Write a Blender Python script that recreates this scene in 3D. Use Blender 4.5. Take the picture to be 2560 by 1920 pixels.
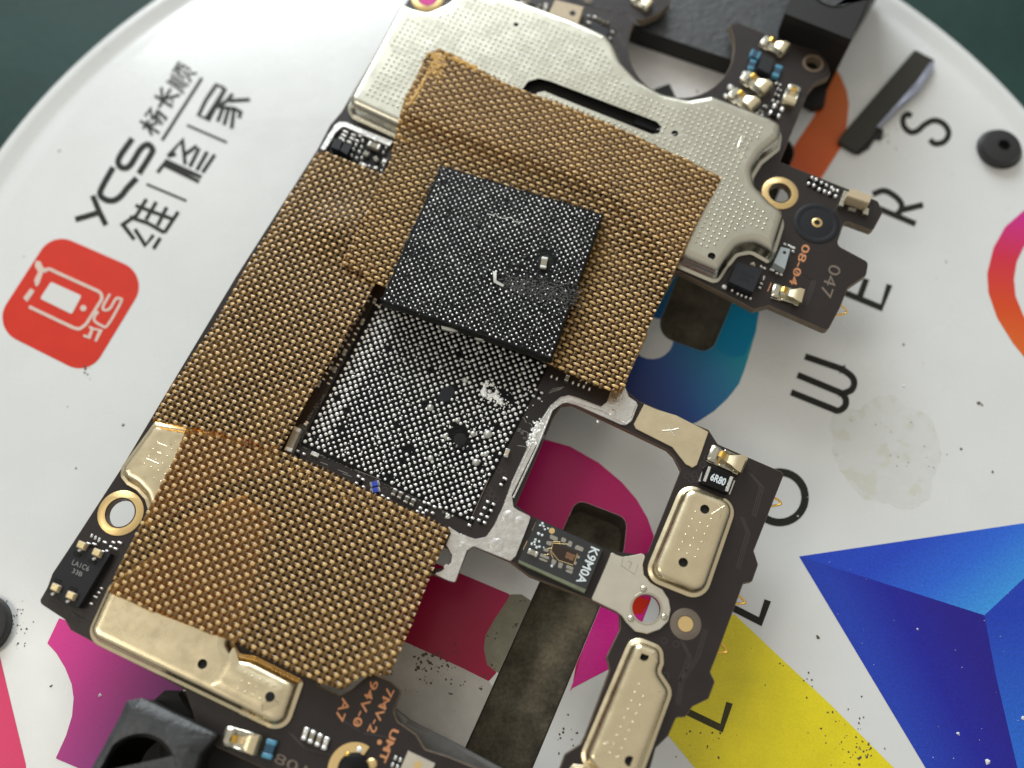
import bpy, bmesh, math, random
from mathutils import Vector, Matrix
from mathutils.geometry import tessellate_polygon
random.seed(7)
D = bpy.data; sc = bpy.context.scene; COL = sc.collection
for o in list(D.objects): D.objects.remove(o)

# ------------------------------------------------------------------ camera
# one unit is one millimetre
TILT = math.radians(19.5); FP = 2450.0; ZB = 7.0; DIST = 84.0
CAM = Vector((0, -DIST*math.sin(TILT), ZB + DIST*math.cos(TILT)))
cd = D.cameras.new('camera'); cam = D.objects.new('camera', cd); COL.objects.link(cam)
cam.location = CAM; cam.rotation_euler = (TILT, 0, 0)
cd.sensor_width = 36; cd.lens = 36*FP/2560; cd.clip_start = 1; cd.clip_end = 5000
cd.dof.use_dof = True; cd.dof.focus_distance = 82.0
cd.dof.aperture_fstop = (cd.lens/1000)/2.1      # about 1.2 mm of aperture
sc.camera = cam
RC = cam.rotation_euler.to_matrix()
def P(u, v, z=ZB):
    d = RC @ Vector(((u-1280)/FP, (960-v)/FP, -1))
    return CAM + d*((z-CAM.z)/d.z)
PX = 1/29.17                                      # mm per photo pixel at board level
# ------------------------------------------------------------------ light
w = D.worlds.new('World'); sc.world = w; w.use_nodes = True
nt = w.node_tree; nt.nodes.clear()
wo = nt.nodes.new('ShaderNodeOutputWorld'); bg = nt.nodes.new('ShaderNodeBackground')
tc = nt.nodes.new('ShaderNodeTexCoord'); sp = nt.nodes.new('ShaderNodeSeparateXYZ')
cr = nt.nodes.new('ShaderNodeValToRGB')
nt.links.new(tc.outputs['Generated'], sp.inputs[0]); nt.links.new(sp.outputs['Z'], cr.inputs[0])
cr.color_ramp.elements[0].position = 0.0; cr.color_ramp.elements[0].color = (.36,.35,.34,1)
cr.color_ramp.elements[1].position = 1.0; cr.color_ramp.elements[1].color = (.74,.70,.62,1)
# soft cool brightness of the room towards the window side
dn = nt.nodes.new('ShaderNodeVectorMath'); dn.operation = 'DOT_PRODUCT'; nt.links.new(tc.outputs['Generated'], dn.inputs[0]); dn.inputs[1].default_value = Vector((-.16,.84,.53)).normalized()
mr_ = nt.nodes.new('ShaderNodeMapRange'); nt.links.new(dn.outputs['Value'], mr_.inputs[0]); mr_.inputs[1].default_value = .6; mr_.inputs[2].default_value = 1.0
pw = nt.nodes.new('ShaderNodeMath'); pw.operation = 'POWER'; nt.links.new(mr_.outputs[0], pw.inputs[0]); pw.inputs[1].default_value = 3.5
sv = nt.nodes.new('ShaderNodeVectorMath'); sv.operation = 'SCALE'; sv.inputs[0].default_value = (.85,.97,1.05); nt.links.new(pw.outputs[0], sv.inputs['Scale'])
av = nt.nodes.new('ShaderNodeVectorMath'); nt.links.new(cr.outputs[0], av.inputs[0]); nt.links.new(sv.outputs[0], av.inputs[1])
nt.links.new(av.outputs[0], bg.inputs[0]); bg.inputs[1].default_value = 0.70
nt.links.new(bg.outputs[0], wo.inputs[0])
def area(name, loc, target, sx, sy, L, col):
    l = D.lights.new(name, 'AREA'); l.shape = 'RECTANGLE'; l.size = sx; l.size_y = sy
    l.energy = L*math.pi*sx*sy; l.color = col
    o = D.objects.new(name, l); COL.objects.link(o); o.location = loc
    o.rotation_euler = (Vector(target)-Vector(loc)).to_track_quat('-Z','Y').to_euler()
    return o
area('window_light', (-110, 530, 270), (0,0,0), 400, 280, 9.0, (.90,.96,1.0))
area('ceiling_light', (-330, -60, 420), (0,0,0), 170, 120, 5.0, (1.0,.93,.80))
sc.view_settings.view_transform = 'Standard'; sc.view_settings.look = 'None'
sc.view_settings.exposure = 0.05; sc.view_settings.gamma = 1.0
sc.render.engine = 'CYCLES'

# ------------------------------------------------------------------ materials
def lin(c):
    return tuple(((x/255)/12.92 if x/255 <= .04045 else ((x/255+.055)/1.055)**2.4) for x in c)
def _n(m, t): return m.node_tree.nodes.new(t)
def mat(name, rgb, metal=0., rough=.5, bump=0., bscale=3., var=0., vscale=1., coat=0., spec=.5,
        spots=None, rvar=0., grain=0., gscale=20., alpha=1.):
    """rgb = linear base colour; var = colour mottling; spots=(colour, scale, threshold)"""
    m = D.materials.new(name); m.use_nodes = True; N = m.node_tree; L = N.links
    b = N.nodes['Principled BSDF']
    b.inputs['Metallic'].default_value = metal; b.inputs['Roughness'].default_value = rough
    b.inputs['Coat Weight'].default_value = coat; b.inputs['Coat Roughness'].default_value = .12
    b.inputs['Specular IOR Level'].default_value = spec; b.inputs['Alpha'].default_value = alpha
    g = _n(m,'ShaderNodeNewGeometry'); out = None
    if isinstance(rgb, dict):                      # linear printed gradient between two world points
        a, c = rgb['a'], rgb['b']; dv = c-a; ln = dv.length_squared
        vm = _n(m,'ShaderNodeVectorMath'); vm.operation = 'SUBTRACT'; L.new(g.outputs['Position'], vm.inputs[0]); vm.inputs[1].default_value = a
        vd = _n(m,'ShaderNodeVectorMath'); vd.operation = 'DOT_PRODUCT'; L.new(vm.outputs[0], vd.inputs[0]); vd.inputs[1].default_value = dv/ln
        r = _n(m,'ShaderNodeValToRGB'); L.new(vd.outputs['Value'], r.inputs[0])
        els = rgb['cols']; r.color_ramp.elements[0].color = (*els[0],1); r.color_ramp.elements[1].color = (*els[-1],1)
        for i, e in enumerate(els[1:-1], 1):
            x = r.color_ramp.elements.new(i/(len(els)-1)); x.color = (*e,1)
        out = r.outputs[0]
    else:
        r = _n(m,'ShaderNodeRGB'); r.outputs[0].default_value = (*rgb,1); out = r.outputs[0]
    def noise(scale, det=4, rg=.6):
        n = _n(m,'ShaderNodeTexNoise'); n.inputs['Scale'].default_value = scale; n.inputs['Detail'].default_value = det
        n.inputs['Roughness'].default_value = rg; L.new(g.outputs['Position'], n.inputs['Vector']); return n.outputs[0]
    def modulate(out, fac, amt):
        mr = _n(m,'ShaderNodeMapRange'); L.new(fac, mr.inputs[0]); mr.inputs[1].default_value=.3; mr.inputs[2].default_value=.7
        mr.inputs[3].default_value = 1-amt; mr.inputs[4].default_value = 1+amt
        vm = _n(m,'ShaderNodeVectorMath'); vm.operation='SCALE'; L.new(out, vm.inputs[0]); L.new(mr.outputs[0], vm.inputs['Scale']); return vm.outputs[0]
    if var: out = modulate(out, noise(vscale), var)
    if grain: out = modulate(out, noise(gscale, 2, .7), grain)
    if spots:
        for sp_ in (spots if isinstance(spots, list) else [spots]):
            sc_, th = sp_[1], sp_[2]
            n = noise(sc_, 3, .7); mr = _n(m,'ShaderNodeMapRange'); L.new(n, mr.inputs[0])
            mr.inputs[1].default_value = th; mr.inputs[2].default_value = th+.04
            mx = _n(m,'ShaderNodeMix'); mx.data_type='RGBA'; L.new(mr.outputs[0], mx.inputs[0]); L.new(out, mx.inputs[6]); mx.inputs[7].default_value = (*sp_[0],1)
            out = mx.outputs[2]
    L.new(out, b.inputs['Base Color'])
    if rvar:
        mr = _n(m,'ShaderNodeMapRange'); L.new(noise(vscale*1.7), mr.inputs[0]); mr.inputs[1].default_value=.3; mr.inputs[2].default_value=.7
        mr.inputs[3].default_value = max(.03,rough-rvar); mr.inputs[4].default_value = rough+rvar; L.new(mr.outputs[0], b.inputs['Roughness'])
    if bump:
        bp = _n(m,'ShaderNodeBump'); bp.inputs['Strength'].default_value = 1; bp.inputs['Distance'].default_value = bump
        L.new(noise(bscale, 5), bp.inputs['Height']); L.new(bp.outputs[0], b.inputs['Normal'])
    return m
M = {}
M['mat'] = mat('desk_mat', (.014,.044,.038), rough=.55, spec=.25, var=.25, vscale=.05, bump=.05, bscale=.8, grain=.15, gscale=1.5)
M['disc'] = mat('white_acrylic', (.74,.755,.745), rough=.28, var=.035, vscale=.07, coat=.4, bump=.02, bscale=.28, rvar=.12,
                spots=[((.30,.28,.25), 1.7, .80)])
M['discdirty'] = mat('dirty_acrylic', (.50,.48,.44), rough=.35, var=.12, vscale=.35, coat=.3, bump=.03, bscale=1.5, spots=[((.06,.045,.03), 1.3, .66)])
M['stain'] = mat('stained_print', (.21,.20,.14), rough=.4, var=.25, vscale=.5, bump=.03, bscale=1.5, spots=[((.06,.05,.03), 1.0, .62)])
M['slotwall'] = mat('slot_wall', (.12,.098,.078), rough=.5, var=.4, vscale=.8, spec=.3)
M['marble'] = mat('channel_floor', (.20,.178,.128), rough=.55, var=.55, vscale=.30, bump=.05, bscale=2.5, grain=.25, gscale=3.5, spots=[((.03,.028,.02), .5, .68)], spec=.2)
M['ink'] = mat('black_ink', (.018,.018,.014), rough=.5, grain=.3, gscale=6, spec=.25)
M['inkbrown'] = mat('dark_ink_on_yellow', (.055,.05,.02), rough=.4, grain=.3, gscale=6, spec=.25)
M['red'] = mat('red_ink', lin((212,52,34)), rough=.35, var=.04, vscale=.5, spec=.35, coat=.08)
M['logowhite'] = mat('logo_white', (.72,.58,.50), rough=.35, var=.05, coat=.3)
M['logopaper'] = mat('logo_screen_white', (.72,.73,.70), rough=.35, coat=.3, spots=((.05,.05,.05),1.2,.74))
M['magenta'] = mat('magenta_ink', {'a':P(980,1640,0),'b':P(1640,1300,0),'cols':[lin((150,10,50)),lin((170,8,70)),lin((205,20,110)),lin((215,40,125))]}, rough=.32, grain=.06, gscale=5, spec=.35, coat=.08)
M['magenta2'] = mat('hot_magenta_ink', lin((222,44,150)), rough=.32, grain=.08, gscale=5, spec=.35, coat=.08)
M['purple'] = mat('purple_gradient_ink', {'a':P(130,1560,0),'b':P(420,1760,0),'cols':[lin((232,60,150)),lin((190,55,140)),lin((140,60,135))]}, rough=.34, grain=.05, gscale=5, spec=.35, coat=.08)
M['pink'] = mat('pink_ink', lin((226,58,108)), rough=.34, grain=.05, gscale=5, spec=.35, coat=.08)
M['ring'] = mat('ring_gradient_ink', {'a':P(2520,540,0),'b':P(2520,880,0),'cols':[lin((205,45,135)),lin((210,50,70)),lin((215,75,35)),lin((218,105,40))]}, rough=.34, spec=.35, coat=.08)
M['orange'] = mat('orange_ink', {'a':P(2010,420,0),'b':P(2110,200,0),'cols':[lin((214,92,34)),lin((205,105,35))]}, rough=.34, spec=.35, coat=.08)
M['redorange'] = mat('vermilion_ink', lin((214,52,30)), rough=.34, spec=.35, coat=.08)
M['teal'] = mat('blue_teal_gradient_ink', {'a':P(1570,1000,0),'b':P(1880,860,0),'cols':[lin((20,38,110)),lin((30,75,150)),lin((35,120,165)),lin((40,160,175))]}, rough=.34, grain=.08, gscale=5, spec=.35, coat=.08)
M['cyan'] = mat('cyan_gradient_ink', {'a':P(1780,900,0),'b':P(1880,760,0),'cols':[lin((20,120,165)),lin((28,150,195))]}, rough=.34, grain=.06, gscale=5, spec=.35, coat=.08)
M['bluelight'] = mat('light_blue_ink', {'a':P(2300,1340,0),'b':P(2461,1538,0),'cols':[lin((36,72,195)),lin((44,104,215)),lin((60,150,225))]}, rough=.36, grain=.16, gscale=5, spec=.35, coat=.08)
M['bluedark'] = mat('dark_blue_ink', {'a':P(2440,1640,0),'b':P(2230,1740,0),'cols':[lin((34,26,138)),lin((30,34,155)),lin((34,64,178))]}, rough=.36, grain=.16, gscale=5, spec=.35, coat=.08)
M['bluemid'] = mat('mid_blue_ink', {'a':P(2480,1540,0),'b':P(2560,1900,0),'cols':[lin((30,62,180)),lin((38,106,208))]}, rough=.36, grain=.16, gscale=5, spec=.35, coat=.08)
M['yellow'] = mat('yellow_ink', lin((230,214,8)), rough=.34, grain=.07, gscale=5, var=.08, vscale=.3, coat=.35, bump=.02, bscale=.5, spots=[((.08,.065,.01), 1.6, .715)])
M['board'] = mat('solder_mask', (.022,.016,.015), rough=.34, var=.12, vscale=.5, bump=.02, bscale=1.6, grain=.06, gscale=10, spec=.42)
M['boardedge'] = mat('laminate_edge', (.16,.12,.075), rough=.5, var=.2)
M['can'] = mat('champagne_metal', (.84,.73,.50), metal=1, rough=.29, var=.05, vscale=.5, bump=.004, bscale=2.5, rvar=.07, spots=[((.62,.47,.26), .55, .68)])
M['cansilver'] = mat('silver_metal', (.62,.60,.50), metal=1, rough=.27, var=.02, vscale=.3, bump=.002, bscale=3, rvar=.05, spots=[((.44,.42,.33), .6, .73)])
M['canplate'] = mat('brushed_plate', (.76,.72,.62), metal=1, rough=.40, var=.05, vscale=.8, bump=.01, bscale=3)
M['tin'] = mat('solder_tin', (.78,.77,.74), metal=1, rough=.30, bump=.05, bscale=2.5, rvar=.12, var=.08)
M['ball'] = mat('solder_ball', (1,1,.97), metal=.6, rough=.32)
M['bump'] = mat('solder_bump', (.95,.95,.93), metal=.95, rough=.30)
M['balldull'] = mat('dull_solder_ball', (.62,.62,.57), metal=.9, rough=.45)
M['term'] = mat('terminal_tin', (.80,.79,.75), metal=.85, rough=.32, bump=.03, bscale=8)
M['goldpad'] = mat('gold_pad', (.90,.66,.31), metal=.9, rough=.35, bump=.01, bscale=6, spots=((.30,.20,.08), 2.2, .72))
M['gold'] = mat('gold_contact', (1.0,.62,.13), metal=1, rough=.22)
M['cu'] = mat('copper_marking', (.62,.27,.12), rough=.5, grain=.1)
M['dim'] = mat('dim_marking', (.17,.135,.105), rough=.5)
M['silk'] = mat('white_marking', (.72,.80,.82), rough=.5, grain=.15)
M['lite'] = mat('engraved_marking', (.30,.30,.28), rough=.5)
M['cap'] = mat('ceramic_body', (.30,.27,.20), rough=.4, var=.08)
M['capbeige'] = mat('beige_ceramic', (.55,.45,.30), rough=.45, var=.06, vscale=3)
M['capbrown'] = mat('brown_ceramic', (.10,.08,.06), rough=.4)
M['capblack'] = mat('black_body', (.006,.006,.0065), rough=.4, spec=.2, bump=.01, bscale=8)
M['capblue'] = mat('blue_body', (.02,.075,.13), rough=.35)
M['blueend'] = mat('light_blue_end', (.09,.30,.45), rough=.3)
M['royal'] = mat('royal_blue_body', (.03,.07,.48), rough=.35)
M['ic'] = mat('ic_package', (.016,.017,.021), rough=.5, spec=.3, grain=.12, gscale=12, bump=.01, bscale=10)
M['chip'] = mat('underfill_black', (.0045,.0045,.005), rough=.36, bump=.08, bscale=3.0, spec=.13, var=.4, vscale=2)
M['chipside'] = mat('substrate_edge', (.008,.009,.007), rough=.4, spec=.2, bump=.04, bscale=4)
M['residue'] = mat('grey_residue', (.10,.095,.085), rough=.5, bump=.15, bscale=5, var=.5, vscale=4)
M['jaw'] = mat('anodised_jaw', (.040,.044,.047), rough=.42, var=.3, vscale=.5, bump=.08, bscale=1.6, grain=.2, gscale=4, spec=.6)
M['jawblack'] = mat('jaw_black', (.007,.007,.006), rough=.6)
M['jawplate'] = mat('jaw_plate_grey', (.17,.17,.165), rough=.38, var=.15, vscale=.4, metal=.35, bump=.03, bscale=1.2)
M['steel'] = mat('polished_steel', (.88,.87,.86), metal=.2, rough=.35, var=.12, vscale=.25, spots=[((.25,.22,.17), .25, .62)])
M['screw'] = mat('black_screw', (.022,.022,.024), rough=.38, bump=.02, bscale=5)
M['strip'] = mat('strip_face', (.036,.035,.026), rough=.42, spec=.3, bump=.03, bscale=1.5, spots=((.25,.24,.2), 1.2, .76))
M['stripedge'] = mat('strip_peeled_edge', (.30,.32,.40), rough=.3, bump=.1, bscale=2, metal=.3)
M['thread'] = mat('weft_thread', (.62,.40,.15), rough=.30, var=.26, vscale=.6, coat=.55, grain=.12, gscale=6)  # lit copy for weft crests, their brightness put into the colour
M['valley'] = mat('shade_toned_thread', (.22,.122,.034), rough=.3, var=.16, vscale=.5, coat=.5, spec=.35, grain=.12, gscale=6)  # shade between weft crests painted into the colour; also on warp crests
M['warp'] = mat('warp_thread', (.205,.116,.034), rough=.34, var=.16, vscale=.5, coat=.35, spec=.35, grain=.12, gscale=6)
M['film'] = mat('amber_film', (.014,.008,.003), rough=.3, coat=.08, spec=.3, var=.35, vscale=.35, spots=[((.17,.085,.018), .11, .57)])
M['film3'] = mat('amber_film_deep', (.05,.022,.006), rough=.3, coat=.08, spec=.3, var=.35, vscale=.4, spots=[((.012,.008,.004), .13, .52)])
M['amber'] = mat('amber_glue', (.70,.38,.03), rough=.15, coat=.6, bump=.25, bscale=4, var=.4, vscale=4)
M['goo'] = mat('dried_flux', (.80,.81,.77), rough=.14, coat=.4, bump=.12, bscale=1.0, alpha=.18, spots=[((.62,.60,.36), .35, .56), ((.1,.09,.05), 2.2, .76)])
M['glass'] = mat('dark_glass', (.020,.023,.026), rough=.12, coat=.6)
M['olive'] = mat('glass_edge_olive', (.17,.19,.12), rough=.3, var=.2)
M['via'] = mat('via_ring', (.055,.046,.044), rough=.35)
M['padgrey'] = mat('bond_pad', (.36,.34,.29), rough=.4, metal=.4)
M['die'] = mat('sensor_die', (.030,.016,.010), rough=.3)
M['diebrown'] = mat('die_pattern', (.20,.10,.05), rough=.4, grain=.6, gscale=9)
M['dust'] = mat('dust_speck', (.10,.08,.05), rough=.7)
M['lamp'] = mat('lamp_pad', (.95,.78,.42), metal=.5, rough=.3, grain=.3, gscale=9)
M['hole'] = mat('dark_recess', (.003,.003,.003), rough=.8)
M['mic'] = mat('rubber_gasket', (.012,.013,.017), rough=.5, spec=.3)

def translucent(name, tint, amount):
    m = M[name]; N = m.node_tree; L = N.links; b = N.nodes['Principled BSDF']; o = [n for n in N.nodes if n.type == 'OUTPUT_MATERIAL'][0]
    t = N.nodes.new('ShaderNodeBsdfTransparent'); t.inputs[0].default_value = (*tint,1); x = N.nodes.new('ShaderNodeMixShader')
    x.inputs[0].default_value = amount; L.new(b.outputs[0], x.inputs[1]); L.new(t.outputs[0], x.inputs[2]); L.new(x.outputs[0], o.inputs['Surface'])
translucent('film', (.80,.50,.17), .62); translucent('film3', (.85,.54,.19), .70)
translucent('warp', (.85,.58,.24), .30); translucent('valley', (.85,.58,.24), .30)
# ------------------------------------------------------------------ object helpers
def wl(o):
    v = Vector((0,0,0))
    while o is not None: v += o.location; o = o.parent
    return v
def thing(name, label, cat, loc, group=None):
    o = D.objects.new(name, None); COL.objects.link(o); o.location = loc; o.empty_display_size = 2
    o['label'] = label; o['category'] = cat
    if group: o['group'] = group
    return o
def mk(name, verts, faces, mats, parent=None, mi=None, sharp=35, smooth=True, label=None, kind=None):
    off = wl(parent) if parent else Vector((0,0,0))
    me = D.meshes.new(name)
    me.from_pydata([tuple(Vector(v)-off) for v in verts], [], faces)
    for m in (mats if isinstance(mats, list) else [mats]): me.materials.append(M[m])
    if mi: me.polygons.foreach_set('material_index', mi)
    if smooth:
        me.polygons.foreach_set('use_smooth', [True]*len(me.polygons)); me.set_sharp_from_angle(angle=math.radians(sharp))
    me.update()
    o = D.objects.new(name, me); COL.objects.link(o)
    if parent: o.parent = parent
    if label: o['label'] = label
    if kind: o['kind'] = kind
    return o
def Z(ox, oy, s): return lambda *pts: [((ox+p[0]/s, oy+p[1]/s) + tuple(p[2:])) for p in pts]
def rnd(pts, r, seg=6):
    """round the corners of a pixel polygon; a third value on a point is its own radius"""
    out = []; n = len(pts)
    for i in range(n):
        p = Vector(pts[i][:2]); a = Vector(pts[i-1][:2]); b = Vector(pts[(i+1)%n][:2])
        rr = pts[i][2] if len(pts[i]) > 2 else r
        d1 = a-p; d2 = b-p; l1, l2 = d1.length, d2.length
        if l1 < 1e-6 or l2 < 1e-6: continue
        d1 /= l1; d2 /= l2; ang = d1.angle(d2, math.pi)
        if rr <= 0 or ang > math.radians(174): out.append(p); continue
        t = min(rr/math.tan(ang/2), .48*l1, .48*l2)
        k = max(2, int(seg*(math.pi-ang)/1.2)+1)
        q0 = p+d1*t; re_ = t*math.tan(ang/2); ce = p+(d1+d2).normalized()*re_/math.sin(ang/2)
        a0 = math.atan2(q0.y-ce.y, q0.x-ce.x); da = (math.atan2((p+d2*t).y-ce.y, (p+d2*t).x-ce.x)-a0+math.pi)%(2*math.pi)-math.pi
        for j in range(k+1): out.append(ce+Vector((math.cos(a0+da*j/k), math.sin(a0+da*j/k)))*re_)
    return out
def area2(p): return sum(p[i-1].x*p[i].y-p[i].x*p[i-1].y for i in range(len(p)))
def world(pts, z, r=0, seg=6, ccw=True, step=None):
    q = [P(p[0], p[1], z) for p in rnd(pts, r, seg)]
    if (area2(q) > 0) != ccw: q.reverse()
    if step:
        o = []
        for i in range(len(q)):
            a, b = q[i], q[(i+1)%len(q)]; n = max(1, int((b-a).length/step))
            for j in range(n): o.append(a.lerp(b, j/n))
        q = o
    return q
def circ(u, v, rpx, z, n=40, ccw=True, rmm=None):
    c = P(u, v, z); r = rmm if rmm else rpx*PX
    q = [c+Vector((math.cos(2*math.pi*i/n)*r, math.sin(2*math.pi*i/n)*r, 0)) for i in range(n)]
    if not ccw: q.reverse()
    return q
def sd(p, poly):
    """signed distance (positive inside) of 2-D point to polygon"""
    best = 1e9; ins = False; x, y = p[0], p[1]; n = len(poly)
    for i in range(n):
        a = poly[i]; b = poly[(i+1)%n]; ax, ay, bx, by = a[0], a[1], b[0], b[1]
        dx, dy = bx-ax, by-ay; l = dx*dx+dy*dy
        t = 0 if l == 0 else max(0, min(1, ((x-ax)*dx+(y-ay)*dy)/l))
        q = (x-ax-t*dx)**2+(y-ay-t*dy)**2
        if q < best: best = q
        if (ay > y) != (by > y) and x < (bx-ax)*(y-ay)/(by-ay)+ax: ins = not ins
    return math.sqrt(best)*(1 if ins else -1)
def inset(ring, d):
    n = len(ring); out = []; ok = []
    for i in range(n):
        a, p, b = ring[i-1], ring[i], ring[(i+1)%n]
        t = (b-a); t.z = 0
        if t.length < 1e-9: t = Vector((1,0,0))
        t.normalize(); nn = Vector((-t.y, t.x, 0)); q = p+nn*d
        out.append(q); ok.append(abs(d) < 1e-6 or d < 0 or sd(q, ring) > d*.93)
    if all(ok) or not any(ok): return out
    for i in range(n):
        if not ok[i]:
            a = 1
            while not ok[(i-a)%n]: a += 1
            b = 1
            while not ok[(i+b)%n]: b += 1
            out[i] = out[(i-a)%n].lerp(out[(i+b)%n], a/(a+b))
    return out
def solid(name, ring, prof, mats, parent=None, holes=(), bottom=True, mi_side=0, mi_top=0, top=True, **kw):
    """ring: ccw world outline; prof: (inset, z) from the bottom up; holes: cw world rings"""
    V = []; F = []; MI = []; n = len(ring); rings = []
    for (d, z) in prof:
        q = inset(ring, d) if d else ring
        rings.append(len(V)); V += [(p.x, p.y, z) for p in q]
    for k in range(len(rings)-1):
        a, b = rings[k], rings[k+1]
        for i in range(n):
            j = (i+1) % n; F.append((a+i, a+j, b+j, b+i)); MI.append(mi_side)
    hs = []
    for h in holes:
        z0, z1 = prof[0][1], prof[-1][1]; s0 = len(V); V += [(p.x, p.y, z0) for p in h]; s1 = len(V); V += [(p.x, p.y, z1) for p in h]
        m = len(h)
        for i in range(m):
            j = (i+1) % m; F.append((s0+i, s0+j, s1+j, s1+i)); MI.append(mi_side)
        hs.append((s0, s1, m))
    def cap(base, hb, flip):
        loops = [[Vector((V[base+i][0], V[base+i][1], 0)) for i in range(n)]]; idx = list(range(base, base+n))
        for (s0, m) in hb:
            loops.append([Vector((V[s0+i][0], V[s0+i][1], 0)) for i in range(m)]); idx += list(range(s0, s0+m))
        for t in tessellate_polygon(loops):
            a, b, c = (Vector(V[idx[i]]) for i in t)
            cr_ = (b-a).cross(c-a).z
            if abs(cr_) < 1e-9: continue
            f = [idx[i] for i in t]
            if (cr_ > 0) == flip: f.reverse()
            F.append(tuple(f)); MI.append(mi_top if not flip else mi_side)
    if top: cap(rings[-1], [(s1, m) for s0, s1, m in hs], False)
    if bottom: cap(rings[0], [(s0, m) for s0, s1, m in hs], True)
    return mk(name, V, F, mats, parent, MI, **kw)
def slab(name, pts, z0, z1, mats, parent=None, r=0, bev=.05, holes=(), seg=6, **kw):
    ring = world(pts, z1, r, seg)
    prof = [(0,z0),(0,z1-bev),(bev,z1)] if bev else [(0,z0),(0,z1)]
    return solid(name, ring, prof, mats, parent, holes, **kw)
def boxm(V, F, MI, cx, cy, z0, z1, lx, ly, mi, ang=0, bev=0.):
    """chamfered box appended to lists (local coordinates)"""
    c, s = math.cos(ang), math.sin(ang); rings = []
    lv = [(0,z0),(0,z1-bev),(bev,z1)] if bev else [(0,z0),(0,z1)]
    for d, z in lv:
        rings.append(len(V)); x, y = lx/2-d, ly/2-d
        k = bev*.8 if bev else 0
        pts = [(-x+k,-y),(x-k,-y),(x,-y+k),(x,y-k),(x-k,y),(-x+k,y),(-x,y-k),(-x,-y+k)] if bev else [(-x,-y),(x,-y),(x,y),(-x,y)]
        for a, b in pts: V.append((cx+a*c-b*s, cy+a*s+b*c, z))
        m = len(pts)
    for k in range(len(rings)-1):
        for i in range(m):
            j = (i+1)%m; F.append((rings[k]+i, rings[k]+j, rings[k+1]+j, rings[k+1]+i)); MI.append(mi)
    F.append(tuple(rings[-1]+i for i in range(m))); MI.append(mi)
def inst(name, me, parent, loc, ang=0, label=None, scale=None):
    o = D.objects.new(name, me); COL.objects.link(o); o.parent = parent
    o.location = Vector(loc)-wl(parent); o.rotation_euler = (0,0,ang)
    if scale: o.scale = scale
    if label: o['label'] = label
    return o
def meshof(V, F, MI, mats, name, sharp=35):
    me = D.meshes.new(name); me.from_pydata(V, [], F)
    for m in mats: me.materials.append(M[m])
    me.polygons.foreach_set('material_index', MI); me.polygons.foreach_set('use_smooth', [True]*len(F))
    me.set_sharp_from_angle(angle=math.radians(sharp)); me.update(); return me
def wang(u, v, deg, z=ZB):
    """world rotation about z of a screen direction (degrees clockwise from +x in the photo)"""
    a = math.radians(deg); p = P(u, v, z); q = P(u+20*math.cos(a), v+20*math.sin(a), z); d = q-p
    return math.atan2(d.y, d.x)
def stroke(V, F, pts, wd, z, zb=None):
    """flat ribbon with mitred joints along a pixel polyline (width in pixels), with a little thickness"""
    zb = z-.02 if zb is None else zb
    n = len(pts); pts = [Vector(p) for p in pts]; b0 = len(V); L, R = [], []
    for i in range(n):
        d = (pts[min(i+1,n-1)]-pts[max(i-1,0)]).normalized(); nn = Vector((-d.y, d.x)); k = 1.
        if 0 < i < n-1:
            d1 = (pts[i]-pts[i-1]).normalized(); c = max(.55, abs(nn.dot(Vector((-d1.y, d1.x))))); k = 1/c
        L.append(pts[i]+nn*wd/2*k); R.append(pts[i]-nn*wd/2*k)
    for i in range(n):
        for q in (L[i], R[i]):
            a = P(q.x, q.y, z); V.append(tuple(a))
    for i in range(n-1):
        a = b0+2*i; F.append((a, a+1, a+3, a+2))
def fixflat(V, F):
    G = []
    for f in F:
        a, b, c = (Vector(V[i]) for i in f[:3])
        G.append(f if (b-a).cross(c-a).z > 0 else tuple(reversed(f)))
    return G
def strokes(name, lines, wd, z, m, parent, label=None):
    V, F = [], []
    for l in lines: stroke(V, F, l, wd, z+random.uniform(0,.003))
    F2 = fixflat(V, F); n = len(V)                       # give the ink film a thickness
    return mk(name, V, F2, m, parent, smooth=False, label=label)
def curve(pts, n=6):
    out = []
    for i in range(len(pts)-1):
        p0 = Vector(pts[max(i-1,0)]); p1 = Vector(pts[i]); p2 = Vector(pts[i+1]); p3 = Vector(pts[min(i+2,len(pts)-1)])
        for j in range(n):
            t = j/n; out.append(.5*((2*p1)+(p2-p0)*t+(2*p0-5*p1+4*p2-p3)*t*t+(3*p1-p0-3*p2+p3)*t**3))
    out.append(Vector(pts[-1])); return out
def text(name, s, a, b, h, z, m, parent, label=None, thick=0.):
    """lettering whose centre line runs from pixel a to pixel b, h pixels tall"""
    cu = D.curves.new('t','FONT'); cu.body = s; cu.fill_mode = 'BOTH'; cu.resolution_u = 3; cu.offset = thick
    to = D.objects.new('t', cu); COL.objects.link(to); bpy.context.view_layer.update()
    me = D.meshes.new_from_object(to.evaluated_get(bpy.context.evaluated_depsgraph_get()))
    vs = [v.co.copy() for v in me.vertices]; fs = [tuple(p.vertices) for p in me.polygons]
    D.objects.remove(to); D.meshes.remove(me); D.curves.remove(cu)
    x0, x1 = min(v.x for v in vs), max(v.x for v in vs); y0, y1 = min(v.y for v in vs), max(v.y for v in vs)
    A, B = Vector(a), Vector(b); d = B-A; nn = Vector((d.y, -d.x)).normalized()
    V = []
    for v in vs:
        q = A+d*((v.x-x0)/(x1-x0))+nn*h*((v.y-y0)/(y1-y0)-.5); V.append(tuple(P(q.x, q.y, z)))
    return mk(name, V, fixflat(V, fs), m, parent, smooth=False, label=label)
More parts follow.
